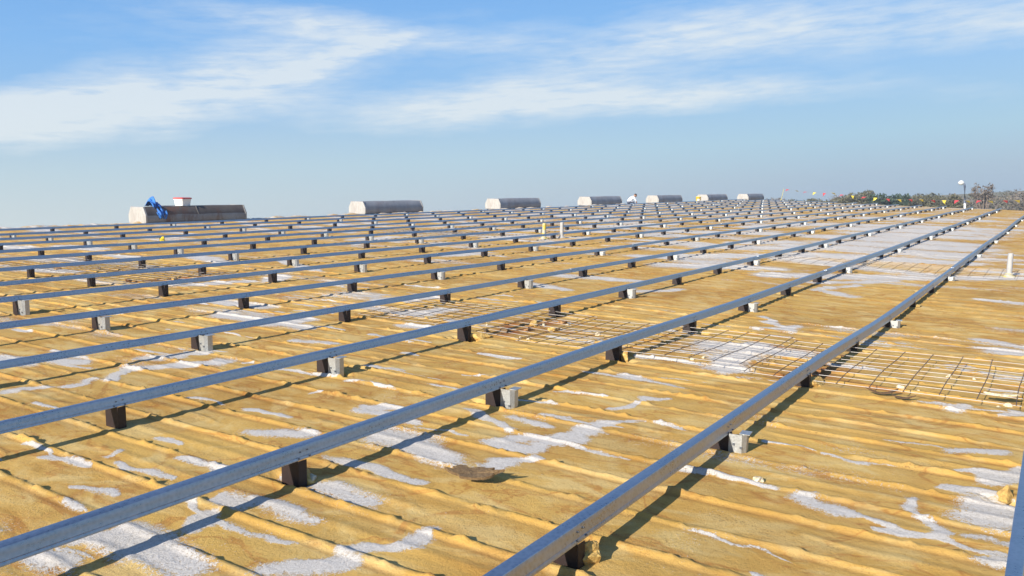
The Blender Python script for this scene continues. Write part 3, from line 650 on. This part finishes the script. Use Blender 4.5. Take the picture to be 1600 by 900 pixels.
mb = MB(); mb.tube([(0.198 * math.cos(a) , 0.198 * math.sin(a) , 0.39 - 0.16 * math.sin(a) * 1.0) for a in [math.pi * q / 12 for q in range(13)]], 0.004, 5); mb.build('handle', m_wire_l, t)

# short vent pipes
def pipe(u, v, h_, r_, m, label, flash=None):
    z = rz_(u, v) - 0.02; t = thing('vent_pipe', (u, v, z), label, 'vent pipe', 'short vent pipes through the roof')
    mb = MB(); n_ = 16
    tilt = random.Random(int(u * 10)).uniform(-0.02, 0.04)
    pr_ = [(r_, 0), (r_ * 1.02, h_ * 0.3), (r_, h_ * 0.8), (r_ * 0.97, h_ - 0.012), (r_ * 0.9, h_), (r_ * 0.78, h_), (r_ * 0.76, h_ - 0.12)]
    mb.prism([[(a * math.cos(2 * math.pi * q / n_) + tilt * z_, a * math.sin(2 * math.pi * q / n_), z_) for q in range(n_)] for a, z_ in pr_], sm=True)
    mb.build('tube', m, t)
    mb = MB(); pr_ = [(r_ * 3.0, 0.0), (r_ * 2.8, 0.03), (r_ * 1.5, 0.045), (r_ * 1.18, 0.08), (r_ * 1.03, 0.085)]
    rj = random.Random(2)
    mb.prism([[(a * math.cos(2 * math.pi * q / n_) * rj.uniform(0.9, 1.1), a * math.sin(2 * math.pi * q / n_) * rj.uniform(0.9, 1.1), z_) for q in range(n_)] for a, z_ in pr_], sm=True)
    mb.build('flashing', flash or m_pipe, t)
pipe(17.77, 10.78, 0.41, 0.047, m_pipe_y, 'short vent pipe with a yellow stain, left of the plain grey one', m_pipe_y)
pipe(18.26, 10.55, 0.42, 0.047, m_pipe, 'short plain grey vent pipe close beside the yellow stained one')
pipe(15.86, 0.66, 0.41, 0.042, m_pipe, 'short whitish vent pipe standing alone near the right edge', m_pipe_y)

# ------------------------------------------------------------------ wire mesh panels over the skylights
def wire_panel(u0, u1, v0, v1, z, label, seed, gap=0.2105, warp_=0.0):
    r_ = random.Random(seed); mb = MB()
    uc, vc = (u0 + u1) / 2, (v0 + v1) / 2
    bz = [r_.uniform(-0.015, 0.02) for _ in range(4)]
    def zz(u, v):
        a = (u - u0) / (u1 - u0); b = (v - v0) / (v1 - v0)
        return z + bz[0] * (1 - a) * (1 - b) + bz[1] * a * (1 - b) + bz[2] * a * b + bz[3] * (1 - a) * b + 0.010 * math.sin(v * 2.3 + seed) + 0.008 * math.sin(u * 4 + seed) + float(low(np.array([u]), np.array([v]))[0]) + warp_ * math.sin(b * 3.1)
    n_ = int(round((v1 - v0) / gap))
    for q in range(n_ + 1):                                   # cross wires, rusty and coloured shade-dark, on top
        v = v0 + (v1 - v0) * q / n_; o1 = r_.uniform(-0.03, 0.04); o2 = r_.uniform(-0.03, 0.04); k_ = r_.uniform(-0.015, 0.015)
        mb.tube([(u0 - 0.02 + o1 * 0.5 + (u1 - u0 + 0.04) * s / 8 - uc, v + 0.5 * k_ * math.sin(s * 0.6) + 0.003 * math.sin(s * 0.8 + q) - vc, zz(u0 + (u1 - u0) * s / 8, v) + 0.006) for s in range(9)], 0.0030, 5, 0)
    n2 = 8
    for q in range(n2 + 1):                                   # long wires, coloured sunlit pale
        u = u0 + (u1 - u0) * q / n2; ns = max(6, int((v1 - v0) / 0.25)); k_ = r_.uniform(-0.012, 0.012)
        mb.tube([(u + k_ * math.sin(s * 1.1) - uc, v0 - 0.03 + (v1 - v0 + 0.06) * s / ns - vc, zz(u, v0 + (v1 - v0) * s / ns)) for s in range(ns + 1)], 0.0023, 4, 1)
    o = mb.build('wire_mesh_panel', [m_wire, m_wire_l], None, fix=False); place(o, (uc, vc, 0)); tag(o, label, 'wire mesh', 'wire mesh panels laid over the skylights'); return o
Z = 0.054
wire_panel(6.08, 7.57, 0.15, 1.90, Z, 'rusty wire mesh panel right of the second nearest rail, its square end showing', 1)
wire_panel(6.10, 7.56, 1.95, 3.95, Z, 'wire mesh panel between two near rails, over a big white patch', 2)
wire_panel(6.16, 7.60, 3.98, 4.92, Z - 0.005, 'short wire mesh panel littered with broken rusty skylight pieces', 3)
wire_panel(6.40, 7.69, 4.95, 6.15, Z - 0.01, 'wire mesh panel at the left end of the near row, partly white underneath', 4)
wire_panel(6.30, 7.80, 9.35, 11.35, Z, 'wire mesh panel in the left middle distance, right half of its row', 5)
wire_panel(6.35, 7.85, 11.4, 14.3, Z, 'wire mesh panel at the far left, behind the other left one', 6)
wire_panel(15.05, 16.5, -0.3, 1.4, Z, 'distant wire mesh panel on a white strip by the lone pipe', 7)
wire_panel(15.05, 16.5, 1.45, 4.5, Z, 'distant wire mesh panel on a white strip left of the lone pipe', 8)
wire_panel(16.4, 18.1, 12.2, 15.3, Z, 'small distant wire mesh panel beyond and left of the paired pipes', 9)

# ------------------------------------------------------------------ loose foam, crumbs and scraps
CH = [(2.72, rail_v(1) - 0.03, (0.075, 0.06, 0.055), 'chunk of cut yellow foam right of the nearest rail post at the bottom'),
      (2.70, rail_v(2) + 0.02, (0.11, 0.06, 0.06), 'chunk of cut yellow foam right of a red post in the left foreground'),
      (6.13, rail_v(1) - 0.04, (0.13, 0.07, 0.05), 'block of cut yellow foam under the near rail beside the mesh'),
      (6.12, rail_v(2) - 0.05, (0.10, 0.07, 0.055), 'block of cut yellow foam under the third rail beside the mesh'),
      (6.15, rail_v(3) - 0.05, (0.12, 0.07, 0.055), 'block of cut yellow foam under the fourth rail beside the mesh'),
      (4.40, 0.115, (0.05, 0.035, 0.04), 'lump of bright yellow foam at the right edge by the nearest rail'),
      (9.52, rail_v(1) - 0.02, (0.12, 0.07, 0.04), 'lump of cut yellow foam beside a post beyond the near mesh'),
      (11.2, rail_v(1) - 0.02, (0.12, 0.07, 0.035), 'small lump of cut yellow foam at a farther post of the near bent rail'),
      (9.50, rail_v(2) - 0.05, (0.12, 0.07, 0.04), 'lump of yellow foam at a post of the third rail in mid distance'),
      (2.68, rail_v(4) + 0.01, (0.12, 0.06, 0.05), 'lump of yellow foam at the left edge under a rail')]
for n_, (u, v, s_, lab) in enumerate(CH):
    blob('foam_chunk', (u, v, rz_(u, v) - 0.012), s_, 20 + n_, m_chunk, lab, 'foam chunk', 'cut foam chunks beside the posts', rot=n_ * 1.3)
CR = [(7.0, 0.62), (6.35, 0.75), (6.30, 0.86), (7.05, 0.46), (6.55, 1.55), (6.25, 1.42), (7.1, 4.3), (6.75, 4.75), (6.4, 4.12), (6.5, 5.05), (6.35, 4.0), (6.45, 3.2), (6.42, 2.45), (6.55, 2.4), (6.38, 2.52), (6.95, 3.6), (6.6, 4.45), (7.25, 4.1), (6.2, 0.25), (6.27, 0.2), (6.55, 10.2), (6.45, 12.1), (2.70, 2.93), (3.95, 1.15), (7.2, 5.0), (6.9, 4.85)]
CR_L = {0: 'pale foam crumb in the middle of the nearest mesh panel', 22: 'white foam flake in the cut hole by the left foreground post', 23: 'tiny white flake lying right of the nearest rail in the foreground'}
for n_, (u, v) in enumerate(CR):
    s_ = random.Random(n_).uniform(0.015, 0.034)
    o = blob('foam_crumb', (u, v, rz_(u, v) - 0.004), (s_, s_ * 0.8, s_ * 0.75), 60 + n_, m_crumb, CR_L.get(n_, 'small pale foam crumb scattered on the wire mesh strip'), 'foam crumb', 'pale foam crumbs on the wire mesh', rot=n_ * 0.9, sub=2)
# broken skylight pieces by the meshes
BR = [(6.75, 4.25, 0.10, 'rust red'), (7.0, 4.35, 0.13, 'rust red'), (6.55, 4.4, 0.11, 'rust red'), (7.3, 4.2, 0.09, 'x'), (6.9, 4.05, 0.10, 'x'), (6.45, 4.55, 0.08, 'x'), (6.4, 1.5, 0.12, 'x'), (6.8, 1.55, 0.10, 'x'), (7.15, 1.6, 0.10, 'x'), (6.6, 10.7, 0.1, 'x'), (7.1, 10.4, 0.1, 'x'), (7.2, 12.5, 0.1, 'x'), (6.8, 12.9, 0.1, 'x')]
m_shard = mat('rusty_foam', (0.25, 0.09, 0.04), 0.8); g = G(m_shard); P = g.co('Object'); n = g.noise(P, 25, 4, 0.7)
g.l.new(g.ramp(n, [(0.35, (0.16, 0.07, 0.028)), (0.65, (0.42, 0.24, 0.09))]), g.b.inputs['Base Color'])
def flake(name, uvz, pts, th, m, rot, tilt, curl, label, cat, group=None):
    mb = MB(); n_ = len(pts); top = []; bot = []
    c = (sum(p[0] for p in pts) / n_, sum(p[1] for p in pts) / n_)
    for x, y in pts:
        zc = curl * ((x - c[0]) ** 2 + (y - c[1]) ** 2); top.append((x, y, zc + th)); bot.append((x, y, zc))
    tc_ = (c[0], c[1], th); bc = (c[0], c[1], 0.0)
    vs = top + bot + [tc_, bc]
    fs = [(i_, (i_ + 1) % n_, 2 * n_) for i_ in range(n_)] + [(n_ + (i_ + 1) % n_, n_ + i_, 2 * n_ + 1) for i_ in range(n_)] + [(n_ + i_, n_ + (i_ + 1) % n_, (i_ + 1) % n_, i_) for i_ in range(n_)]
    mb.add(vs, fs); o = mb.build(name, m); place(o, uvz, rot, Matrix.Rotation(tilt, 4, 'Y')); tag(o, label, cat, group); return o
def ragged(rx, ry, n_, seed, j=0.25):
    r_ = random.Random(seed); return [(rx * math.cos(2 * math.pi * q / n_) * (1 + r_.uniform(-j, j)), ry * math.sin(2 * math.pi * q / n_) * (1 + r_.uniform(-j, j))) for q in range(n_)]
for n_, (u, v, s_, _) in enumerate(BR):
    blob('broken_foam', (u, v, rz_(u, v) - 0.006), (s_ * 0.62, s_ * 0.45, s_ * 0.34), 140 + n_, (m_shard, m_chunk, m_scrap)[n_ % 3], 'broken brown lump of foam under the wire mesh strip', 'foam lump', 'broken foam lumps under the mesh', rot=n_ * 0.7)
flake('brown_scrap', (3.13, 2.27, rz_(3.13, 2.27) + 0.034), ragged(0.060, 0.125, 30, 9, 0.26), 0.013, m_scrap, 0.35, -0.12, 1.5, 'ragged flat piece of brown foam lying in the middle foreground', 'foam scrap')
flake('black_scrap', (6.07, 0.94, rz_(6.07, 0.94) + 0.012), ragged(0.03, 0.09, 14, 4, 0.4), 0.006, m_dark_scrap, 0.5, 0.12, 3.0, 'thin dark curled flake just in front of the nearest mesh panel, left one', 'scrap')
flake('black_scrap', (6.02, 0.80, rz_(6.02, 0.80) + 0.012), ragged(0.025, 0.06, 12, 5, 0.4), 0.006, m_dark_scrap, 0.2, 0.10, 4.0, 'thin dark curled flake just in front of the nearest mesh panel, right one', 'scrap')
flake('white_flake', (6.32, 0.24, rz_(6.32, 0.24) + 0.05), ragged(0.05, 0.10, 16, 14, 0.35), 0.012, m_crumb, 0.3, 0.15, 1.0, 'curled whitish flake caught in the near right corner of the nearest mesh', 'scrap')

# ------------------------------------------------------------------ stooping person beyond the ridge
def person():
    u, v = 50.35, 24.05
    zt = rz_(u, v)
    t = thing('person', (u, v, zt), 'person in a white shirt with dark hair stooping behind the ridge beside a vent', 'person', rz=math.radians(-38), roof=True)
    # local: x = facing direction, z up; kneeling, back bent forward, arms reaching down
    J = {'pel': (0, 0, 0.40), 'w': (0.08, 0, 0.52), 'ch': (0.24, 0, 0.68), 'nk': (0.36, 0, 0.755), 'nk2': (0.41, 0, 0.78),
         'lh': (0.02, 0.10, 0.36), 'lk': (0.26, 0.15, 0.10), 'la': (-0.16, 0.13, 0.06), 'lt': (-0.26, 0.13, 0.03),
         'rh': (0.02, -0.10, 0.36), 'rk': (0.34, -0.16, 0.42), 'ra': (0.24, -0.15, 0.07), 'rt': (0.40, -0.16, 0.04),
         'ls': (0.30, 0.19, 0.69), 'le': (0.42, 0.24, 0.45), 'lw': (0.55, 0.15, 0.26), 'rs': (0.30, -0.19, 0.69), 're': (0.44, -0.24, 0.46), 'rw': (0.58, -0.12, 0.27)}
    E = [('pel', 'w'), ('w', 'ch'), ('ch', 'nk'), ('nk', 'nk2'), ('pel', 'lh'), ('lh', 'lk'), ('lk', 'la'), ('la', 'lt'), ('pel', 'rh'), ('rh', 'rk'), ('rk', 'ra'), ('ra', 'rt'), ('ch', 'ls'), ('ls', 'le'), ('le', 'lw'), ('ch', 'rs'), ('rs', 're'), ('re', 'rw')]
    RAD = {'pel': 0.135, 'w': 0.125, 'ch': 0.15, 'nk': 0.06, 'nk2': 0.055, 'lh': 0.095, 'rh': 0.095, 'lk': 0.062, 'rk': 0.062, 'la': 0.045, 'ra': 0.045, 'lt': 0.038, 'rt': 0.038, 'ls': 0.07, 'rs': 0.07, 'le': 0.047, 're': 0.047, 'lw': 0.032, 'rw': 0.032}
    names = list(J); vs = [J[n_] for n_ in names]; es = [(names.index(a), names.index(b)) for a, b in E]; rad = [RAD[n_] for n_ in names]
    for s, wn in ((1, 'lw'), (-1, 'rw')):                      # palms and fingers
        w = Vector(J[wn]); d = (w - Vector(J['le' if s > 0 else 're'])).normalized(); side = Vector((0, 1, 0)); i0 = names.index(wn)
        p = w + d * 0.05; vs.append(tuple(p)); rad.append(0.034); ip = len(vs) - 1; es.append((i0, ip))
        for q, ln in ((-1.5, 0.075), (-0.5, 0.088), (0.5, 0.083), (1.5, 0.066)):
            a = p + d * 0.045 + side * q * 0.019; b = a + d * ln * 0.5; c = b + (d + Vector((0.0, 0, -0.6))).normalized() * ln * 0.5
            b0 = len(vs); vs += [tuple(a), tuple(b), tuple(c)]; rad += [0.010, 0.009, 0.008]; es += [(ip, b0), (b0, b0 + 1), (b0 + 1, b0 + 2)]
        a = p - side * s * 0.04; b = a + d * 0.045 - side * s * 0.012; b0 = len(vs); vs += [tuple(a), tuple(b)]; rad += [0.011, 0.009]; es += [(ip, b0), (b0, b0 + 1)]
    me_ = bpy.data.meshes.new('body'); me_.from_pydata(vs, es, []); o = link('body', me_)
    md = o.modifiers.new('skin', 'SKIN'); sv = me_.skin_vertices[0].data
    for i_, r_ in enumerate(rad): sv[i_].radius = (r_, r_)
    sv[0].use_root = True
    ss = o.modifiers.new('sub', 'SUBSURF'); ss.levels = 2; ss.render_levels = 2
    dg = bpy.context.evaluated_depsgraph_get(); m3 = bpy.data.meshes.new_from_object(o.evaluated_get(dg)); bpy.data.objects.remove(o)
    m3.name = 'body'
    m3.materials.clear()
    for m in (m_skin, m_shirt, m_jean): m3.materials.append(m)
    for p in m3.polygons:
        c = p.center; p.use_smooth = True
        lower = c.z < 0.44 and (c.x < 0.40 and not (abs(c.y) > 0.17 and c.z > 0.2 and c.x > 0.36))
        hand = c.x > 0.43 and c.z < 0.44; neck = c.x > 0.345 and c.z > 0.73 and abs(c.y) < 0.08
        p.material_index = 0 if (hand or neck) else (2 if lower else 1)
    b = link('body', m3, t)
    # head: shaped sphere with brow, nose, chin, ears; looks down and forward
    bm = bmesh.new(); bmesh.ops.create_uvsphere(bm, u_segments=24, v_segments=18, radius=0.1)
    for v_ in bm.verts:
        p = v_.co; p.y *= 0.78; p.z *= 1.15
        if p.z < 0: p.y *= 1 + p.z * 2.2; p.x *= 1 + (0.9 * p.z if p.x < 0 else 0.2 * p.z)
        if p.x > 0.06 and abs(p.y) < 0.02 and -0.04 < p.z < 0.02: p.x += 0.022 * (1 - abs(p.y) / 0.02)
        if p.x > 0.05 and 0.012 < abs(p.y) < 0.05 and 0.0 < p.z < 0.03: p.x -= 0.008
        if p.x > 0.05 and abs(p.y) < 0.03 and -0.075 < p.z < -0.055: p.x -= 0.006
    hm = bpy.data.meshes.new('head'); bm.to_mesh(hm); bm.free(); hm.materials.append(m_skin)
    for p in hm.polygons: p.use_smooth = True
    h_ = link('head', hm, t); h_.location = (0.50, 0, 0.82); h_.rotation_euler = (0, math.radians(48), 0)
    for s in (-1, 1):
        m2 = MB(); m2.prism([[(0.0 + 0.018 * math.cos(a), s * 0.078, 0.032 * math.sin(a)) for a in [2 * math.pi * q / 10 for q in range(10)]], [(-0.008 + 0.020 * math.cos(a), s * 0.092, 0.034 * math.sin(a)) for a in [2 * math.pi * q / 10 for q in range(10)]]]); m2.build('ear', m_skin, h_)
    bm = bmesh.new(); bmesh.ops.create_uvsphere(bm, u_segments=24, v_segments=16, radius=0.108)
    for v_ in list(bm.verts):
        v_.co.y *= 0.80; v_.co.z *= 1.13; v_.co.x -= 0.006
    bmesh.ops.delete(bm, geom=[v_ for v_ in bm.verts if v_.co.z < -0.045 or (v_.co.x > 0.045 and v_.co.z < 0.055) or (v_.co.x > 0.0 and v_.co.z < -0.0)], context='VERTS')
    hm = bpy.data.meshes.new('hair'); bm.to_mesh(hm); bm.free(); hm.materials.append(m_hair); link('hair', hm, h_)
person()

# ------------------------------------------------------------------ pennant line along the far edge of the roof
def upos(v): return float(u_end(np.array(v))) - 0.35
FL = [(18.51, 0.93), (17.69, 0.85), (16.78, 0.77), (15.95, 0.74), (15.09, 0.71), (14.38, 0.75), (13.56, 0.63), (12.73, 0.58), (11.77, 0.52), (10.94, 0.48), (10.04, 0.44), (9.23, 0.42), (8.48, 0.45), (7.76, 0.47), (7.02, 0.45), (6.3, 0.46), (5.53, 0.48), (4.93, 0.48), (4.25, 0.51), (3.65, 0.51), (2.87, 0.57), (2.24, 0.6), (1.61, 0.65), (0.97, 0.73)]
pts = [(upos(v), v, z) for v, z in FL]
root = thing('pennant_line', (upos(19.6), 19.6, 0), 'rope of red and yellow pennants strung along the far edge of the roof', 'pennant line')
o0 = Vector((upos(19.6), 19.6, 0))
p0 = Vector((upos(18.9) - 0.1, 18.93, 0.97)); p1 = Vector((upos(0.3), 0.3, 0.80))
mb = MB(); rp = [p0] + [Vector(p) for p in pts] + [p1]; mb.tube([p - o0 for p in rp], 0.0035, 5); mb.build('rope', m_rope, root)
for n_, p in enumerate(pts):
    r_ = random.Random(n_); a = r_.uniform(-0.5, 0.5) + math.pi * 0.5; lift = r_.uniform(0.2, 1.25)   # wind swings them towards us and sideways
    mb = MB(); w = 0.17; l_ = 0.28; ax = Vector((0.75, -0.0, 0)).normalized()
    along = (Vector(rp[n_ + 2]) - Vector(rp[n_])).normalized(); nrm = Vector((-0.75, 0.66, 0)).normalized()
    dn = (Vector((0, 0, -1)) * math.cos(lift) + nrm * math.sin(lift) * (1 if r_.random() < 0.5 else -1)).normalized(); th_ = along.cross(dn).normalized() * 0.003
    tri = [along * -w, along * w, along * (w * 0.35) + dn * l_ * 0.62 + th_ * 6 * r_.uniform(-2, 2), dn * l_ + along * r_.uniform(-0.08, 0.08), along * (-w * 0.35) + dn * l_ * 0.62]
    mb.prism([[Vector(p) - o0 + q + th_ for q in tri], [Vector(p) - o0 + q - th_ for q in tri]])
    mb.build('pennant', m_flag_r if n_ % 2 == 0 else m_flag_y, root)
def stanchion(v, h_, lean, label):
    u = upos(v); t = thing('pennant_post', (u, v, rz_(u, v) - 0.01), label, 'post', 'posts holding the pennant rope')
    mb = MB(); mb.tube([(0, 0, 0), (lean[0] * 0.5, lean[1] * 0.5, h_ * 0.5), (lean[0], lean[1], h_)], 0.014, 8); mb.build('pole', m_flag_y, t)
    mb = MB(); mb.prism([[(a * math.cos(2 * math.pi * q / 14), a * math.sin(2 * math.pi * q / 14), z_) for q in range(14)] for a, z_ in ((0.19, 0.0), (0.185, 0.035), (0.05, 0.06), (0.03, 0.11))]); mb.build('base', m_yel_pl, t)
stanchion(19.15, 0.98, (-0.10, -0.22), 'thin leaning yellow post holding the left end of the pennant rope')
stanchion(0.3, 0.81, (0.0, 0.0), 'yellow post holding the right end of the pennant rope')
# red and white marker just beyond the end of the near bent rail
u_, v_ = 53.6, 1.35
t = thing('safety_cone', (u_, v_, rz_(u_, v_)), 'small red and white safety cone at the right edge by the roof end', 'cone')
mb = MB(); mb.box((0, 0, 0.015), (0.36, 0.36, 0.03)); mb.prism([[(a * math.cos(2 * math.pi * q / 16), a * math.sin(2 * math.pi * q / 16), z_) for q in range(16)] for a, z_ in ((0.14, 0.03), (0.095, 0.25))]); mb.build('cone_body', m_red_pl, t)
mb = MB(); mb.prism([[(a * math.cos(2 * math.pi * q / 16), a * math.sin(2 * math.pi * q / 16), z_) for q in range(16)] for a, z_ in ((0.097, 0.25), (0.07, 0.38))]); mb.build('white_band', m_white_pl, t)
mb = MB(); mb.prism([[(a * math.cos(2 * math.pi * q / 16), a * math.sin(2 * math.pi * q / 16), z_) for q in range(16)] for a, z_ in ((0.069, 0.38), (0.035, 0.55), (0.02, 0.555))]); mb.build('cone_tip', m_red_pl, t)

# ------------------------------------------------------------------ beyond the roof: lamp, trees, scrub (world frame)
EYE = Wp(0, 0, H)
def polar(az_, d): a = math.radians(az_); return Vector((EYE.x + d * math.cos(a), EYE.y + d * math.sin(a), GROUND_Z))
def lamp():
    b = polar(5.06, 88.0); top = EYE.z + 88 * math.tan(math.radians(0.50))
    t = thing('lamp_post', b, 'tall lamp post with one round pale head rising beyond the roof end', 'lamp post', roof=False)
    h_ = top - GROUND_Z; wh = EYE.z + 88 * math.tan(math.radians(-0.72)) - GROUND_Z
    mb = MB(); mb.tube([(0, 0, 0), (0, 0, wh)], [0.10, 0.095], 12); mb.build('base', m_polewhite, t)
    mb = MB(); mb.tube([(0, 0, wh), (0, 0, h_ - 0.3), (0, 0.05, h_ - 0.05)], [0.115, 0.10, 0.09], 10); mb.build('pole', m_polegrey, t)
    mb = MB(); n_ = 16; q_ = [(0.02, -0.20), (0.15, -0.15), (0.26, -0.02), (0.27, 0.05), (0.2, 0.16), (0.10, 0.24), (0.02, 0.26)]
    mb.prism([[(a * math.cos(2 * math.pi * q / n_), a * math.sin(2 * math.pi * q / n_) + 0.28, z_ + h_) for q in range(n_)] for a, z_ in q_], sm=True); mb.build('lamp_head', m_lamphead, t)
lamp()
def leaf_cloud(mb, r_, centers, n_, size, mi=0):
    for _ in range(n_):
        c, rad = centers[r_.randrange(len(centers))]
        while True:
            p = Vector((r_.uniform(-1, 1), r_.uniform(-1, 1), r_.uniform(-1, 1)))
            if 0.25 < p.length < 1: break
        p = c + Vector((p.x * rad[0], p.y * rad[1], p.z * rad[2])); s = size * r_.uniform(0.5, 1.3)
        a = Vector((r_.uniform(-1, 1), r_.uniform(-1, 1), r_.uniform(-1, 1))).normalized(); b = a.cross(Vector((r_.uniform(-1, 1), r_.uniform(-1, 1), r_.uniform(-1, 1)))).normalized()
        mb.add([p - a * s, p + b * s * 0.6, p + a * s, p - b * s * 0.6], [(0, 1, 2, 3)], mi)
def tree(az_, d, topel, width, kind, label, seed, bare=False):
    r_ = random.Random(seed); b = polar(az_, d); h_ = EYE.z + d * math.tan(math.radians(topel)) - GROUND_Z
    names = {'dark': m_leaf_dark, 'olive': m_leaf_olive, 'brown': m_leaf_brown}
    t = thing('bare_tree' if bare else ('evergreen_tree' if kind == 'dark' else 'bushy_tree'), b, label, 'tree', 'trees beyond the end of the roof', roof=False)
    mb = MB(); mb.tube([(0, 0, 0), (0.1, 0.1, h_ * 0.3), (0.0, 0.2, h_ * 0.55), (0.1, 0.1, h_ * 0.8)], [0.3, 0.24, 0.16, 0.05], 8)
    cen = []; nb_ = 16 if not bare else 12
    for q in range(nb_):
        z0 = h_ * r_.uniform(0.3, 0.7); a = r_.uniform(0, 6.28); l_ = width * 0.5 * r_.uniform(0.35, 0.9); z1 = min(h_ * 0.93, z0 + r_.uniform(0.1, 0.38) * h_) if not bare else h_ * r_.uniform(0.80, 0.93)
        e = Vector((l_ * math.cos(a), l_ * math.sin(a), z1)); mb.tube([(0.05, 0.1, z0), (e.x * 0.5, e.y * 0.5, (z0 + z1) / 2 + 0.2), e], [0.10, 0.065, 0.03], 5)
        cen.append((e, (width * 0.17, width * 0.17, h_ * 0.085)))
        if bare:
            for s in range(9):
                d_ = Vector((r_.uniform(-1, 1), r_.uniform(-1, 1), r_.uniform(0.0, 1))) * width * 0.22; f = e + d_ * 0.5 + Vector((0, 0, 0.1)); mb.tube([e, f, e + d_ + Vector((r_.uniform(-.2, .2), r_.uniform(-.2, .2), 0))], [0.028, 0.02, 0.01], 4)
    mb.build('trunk', m_bark, t)
    cen.append((Vector((0, 0, h_ * 0.86)), (width * 0.22, width * 0.22, h_ * 0.13)))
    for q in range(9): cen.append((Vector((r_.uniform(-.33, .33) * width, r_.uniform(-.33, .33) * width, h_ * r_.uniform(0.35, 0.78))), (width * 0.18, width * 0.18, h_ * 0.11)))
    mb = MB(); leaf_cloud(mb, r_, [c for c in cen if c[0].z > h_ * 0.80] if bare else cen, 420 if bare else 7000, 0.16 if bare else 0.155); mb.build('crown', names[kind], t, fix=False)
TREES = [(16.2, 150, 0.30, 4.5, 'brown', 'thin bare grey tree far left beyond the last ridge vent', 1, True),
         (14.5, 140, 0.04, 6.5, 'olive', 'low olive bush at the left end of the tree line behind the pennants', 2, False),
         (11.25, 128, 0.38, 6.0, 'olive', 'tall rounded olive tree left of the dark evergreen', 3, False),
         (12.1, 135, 0.22, 3.4, 'brown', 'thin brownish tree left of the tall olive tree', 9, True),
         (9.9, 120, 0.12, 4.6, 'dark', 'dark evergreen tree, darkest in the tree line', 4, False),
         (9.02, 124, 0.06, 4.2, 'dark', 'smaller dark green tree right of the darkest evergreen', 5, False),
         (7.75, 130, -0.02, 5.5, 'olive', 'olive bushy tree between the dark evergreens and the lamp post', 6, False),
         (6.4, 128, -0.14, 5.2, 'olive', 'olive bushy tree second left of the lamp post', 7, False),
         (5.55, 124, -0.20, 4.6, 'olive', 'olive bushy tree just left of the lamp post', 8, False),
         (4.15, 118, 0.46, 2.6, 'brown', 'bare spreading tree standing above the brush right of the lamp post', 10, True)]
for a in TREES: tree(*a)
mb = MB(); r_ = random.Random(99); cen_b = []; cen_g = []
for q in range(380):
    a = r_.uniform(-6, 21) if q < 300 else r_.uniform(21, 60); d = r_.uniform(130, 190); b = polar(a, d)
    tl = (-0.20 if a < 4.0 else -0.30) + r_.triangular(-0.50, 0.10, -0.10) + 0.10 * max(0, (6 - a)) / 10 + (0.12 if a > 10 else 0)
    h_ = max(2.5, EYE.z + d * math.tan(math.radians(tl)) - GROUND_Z); w_ = r_.uniform(1.0, 2.4)
    dst = cen_g if r_.random() < (0.25 if a < 5 else 0.45) else cen_b
    for s_ in range(3): dst.append((Vector((b.x + r_.uniform(-1.2, 1.2), b.y + r_.uniform(-1.2, 1.2), GROUND_Z + h_ * (0.36 + 0.25 * s_))), (w_, w_, h_ * 0.20)))
leaf_cloud(mb, r_, cen_b, 56000, 0.20, 0); leaf_cloud(mb, r_, cen_g, 34000, 0.20, 1)
o = mb.build('distant_scrub', [m_leaf_brown, m_leaf_olive], None, fix=False); tag(o, kind='stuff')

# ------------------------------------------------------------------ thin air between here and the trees
m_haze = bpy.data.materials.new('haze'); m_haze.use_nodes = True; ht = m_haze.node_tree
for n in list(ht.nodes):
    if n.type != 'OUTPUT_MATERIAL': ht.nodes.remove(n)
pv = ht.nodes.new('ShaderNodeVolumePrincipled'); pv.inputs['Color'].default_value = (0.80, 0.87, 0.95, 1); pv.inputs['Density'].default_value = 0.0010; pv.inputs['Anisotropy'].default_value = 0.2
ht.links.new(pv.outputs[0], [n for n in ht.nodes if n.type == 'OUTPUT_MATERIAL'][0].inputs['Volume'])
mb = MB(); mb.box((110, 40, (GROUND_Z - 1 + 5.0) / 2), (320, 260, 5.0 - GROUND_Z + 1)); tag(mb.build('haze', m_haze), kind='stuff')
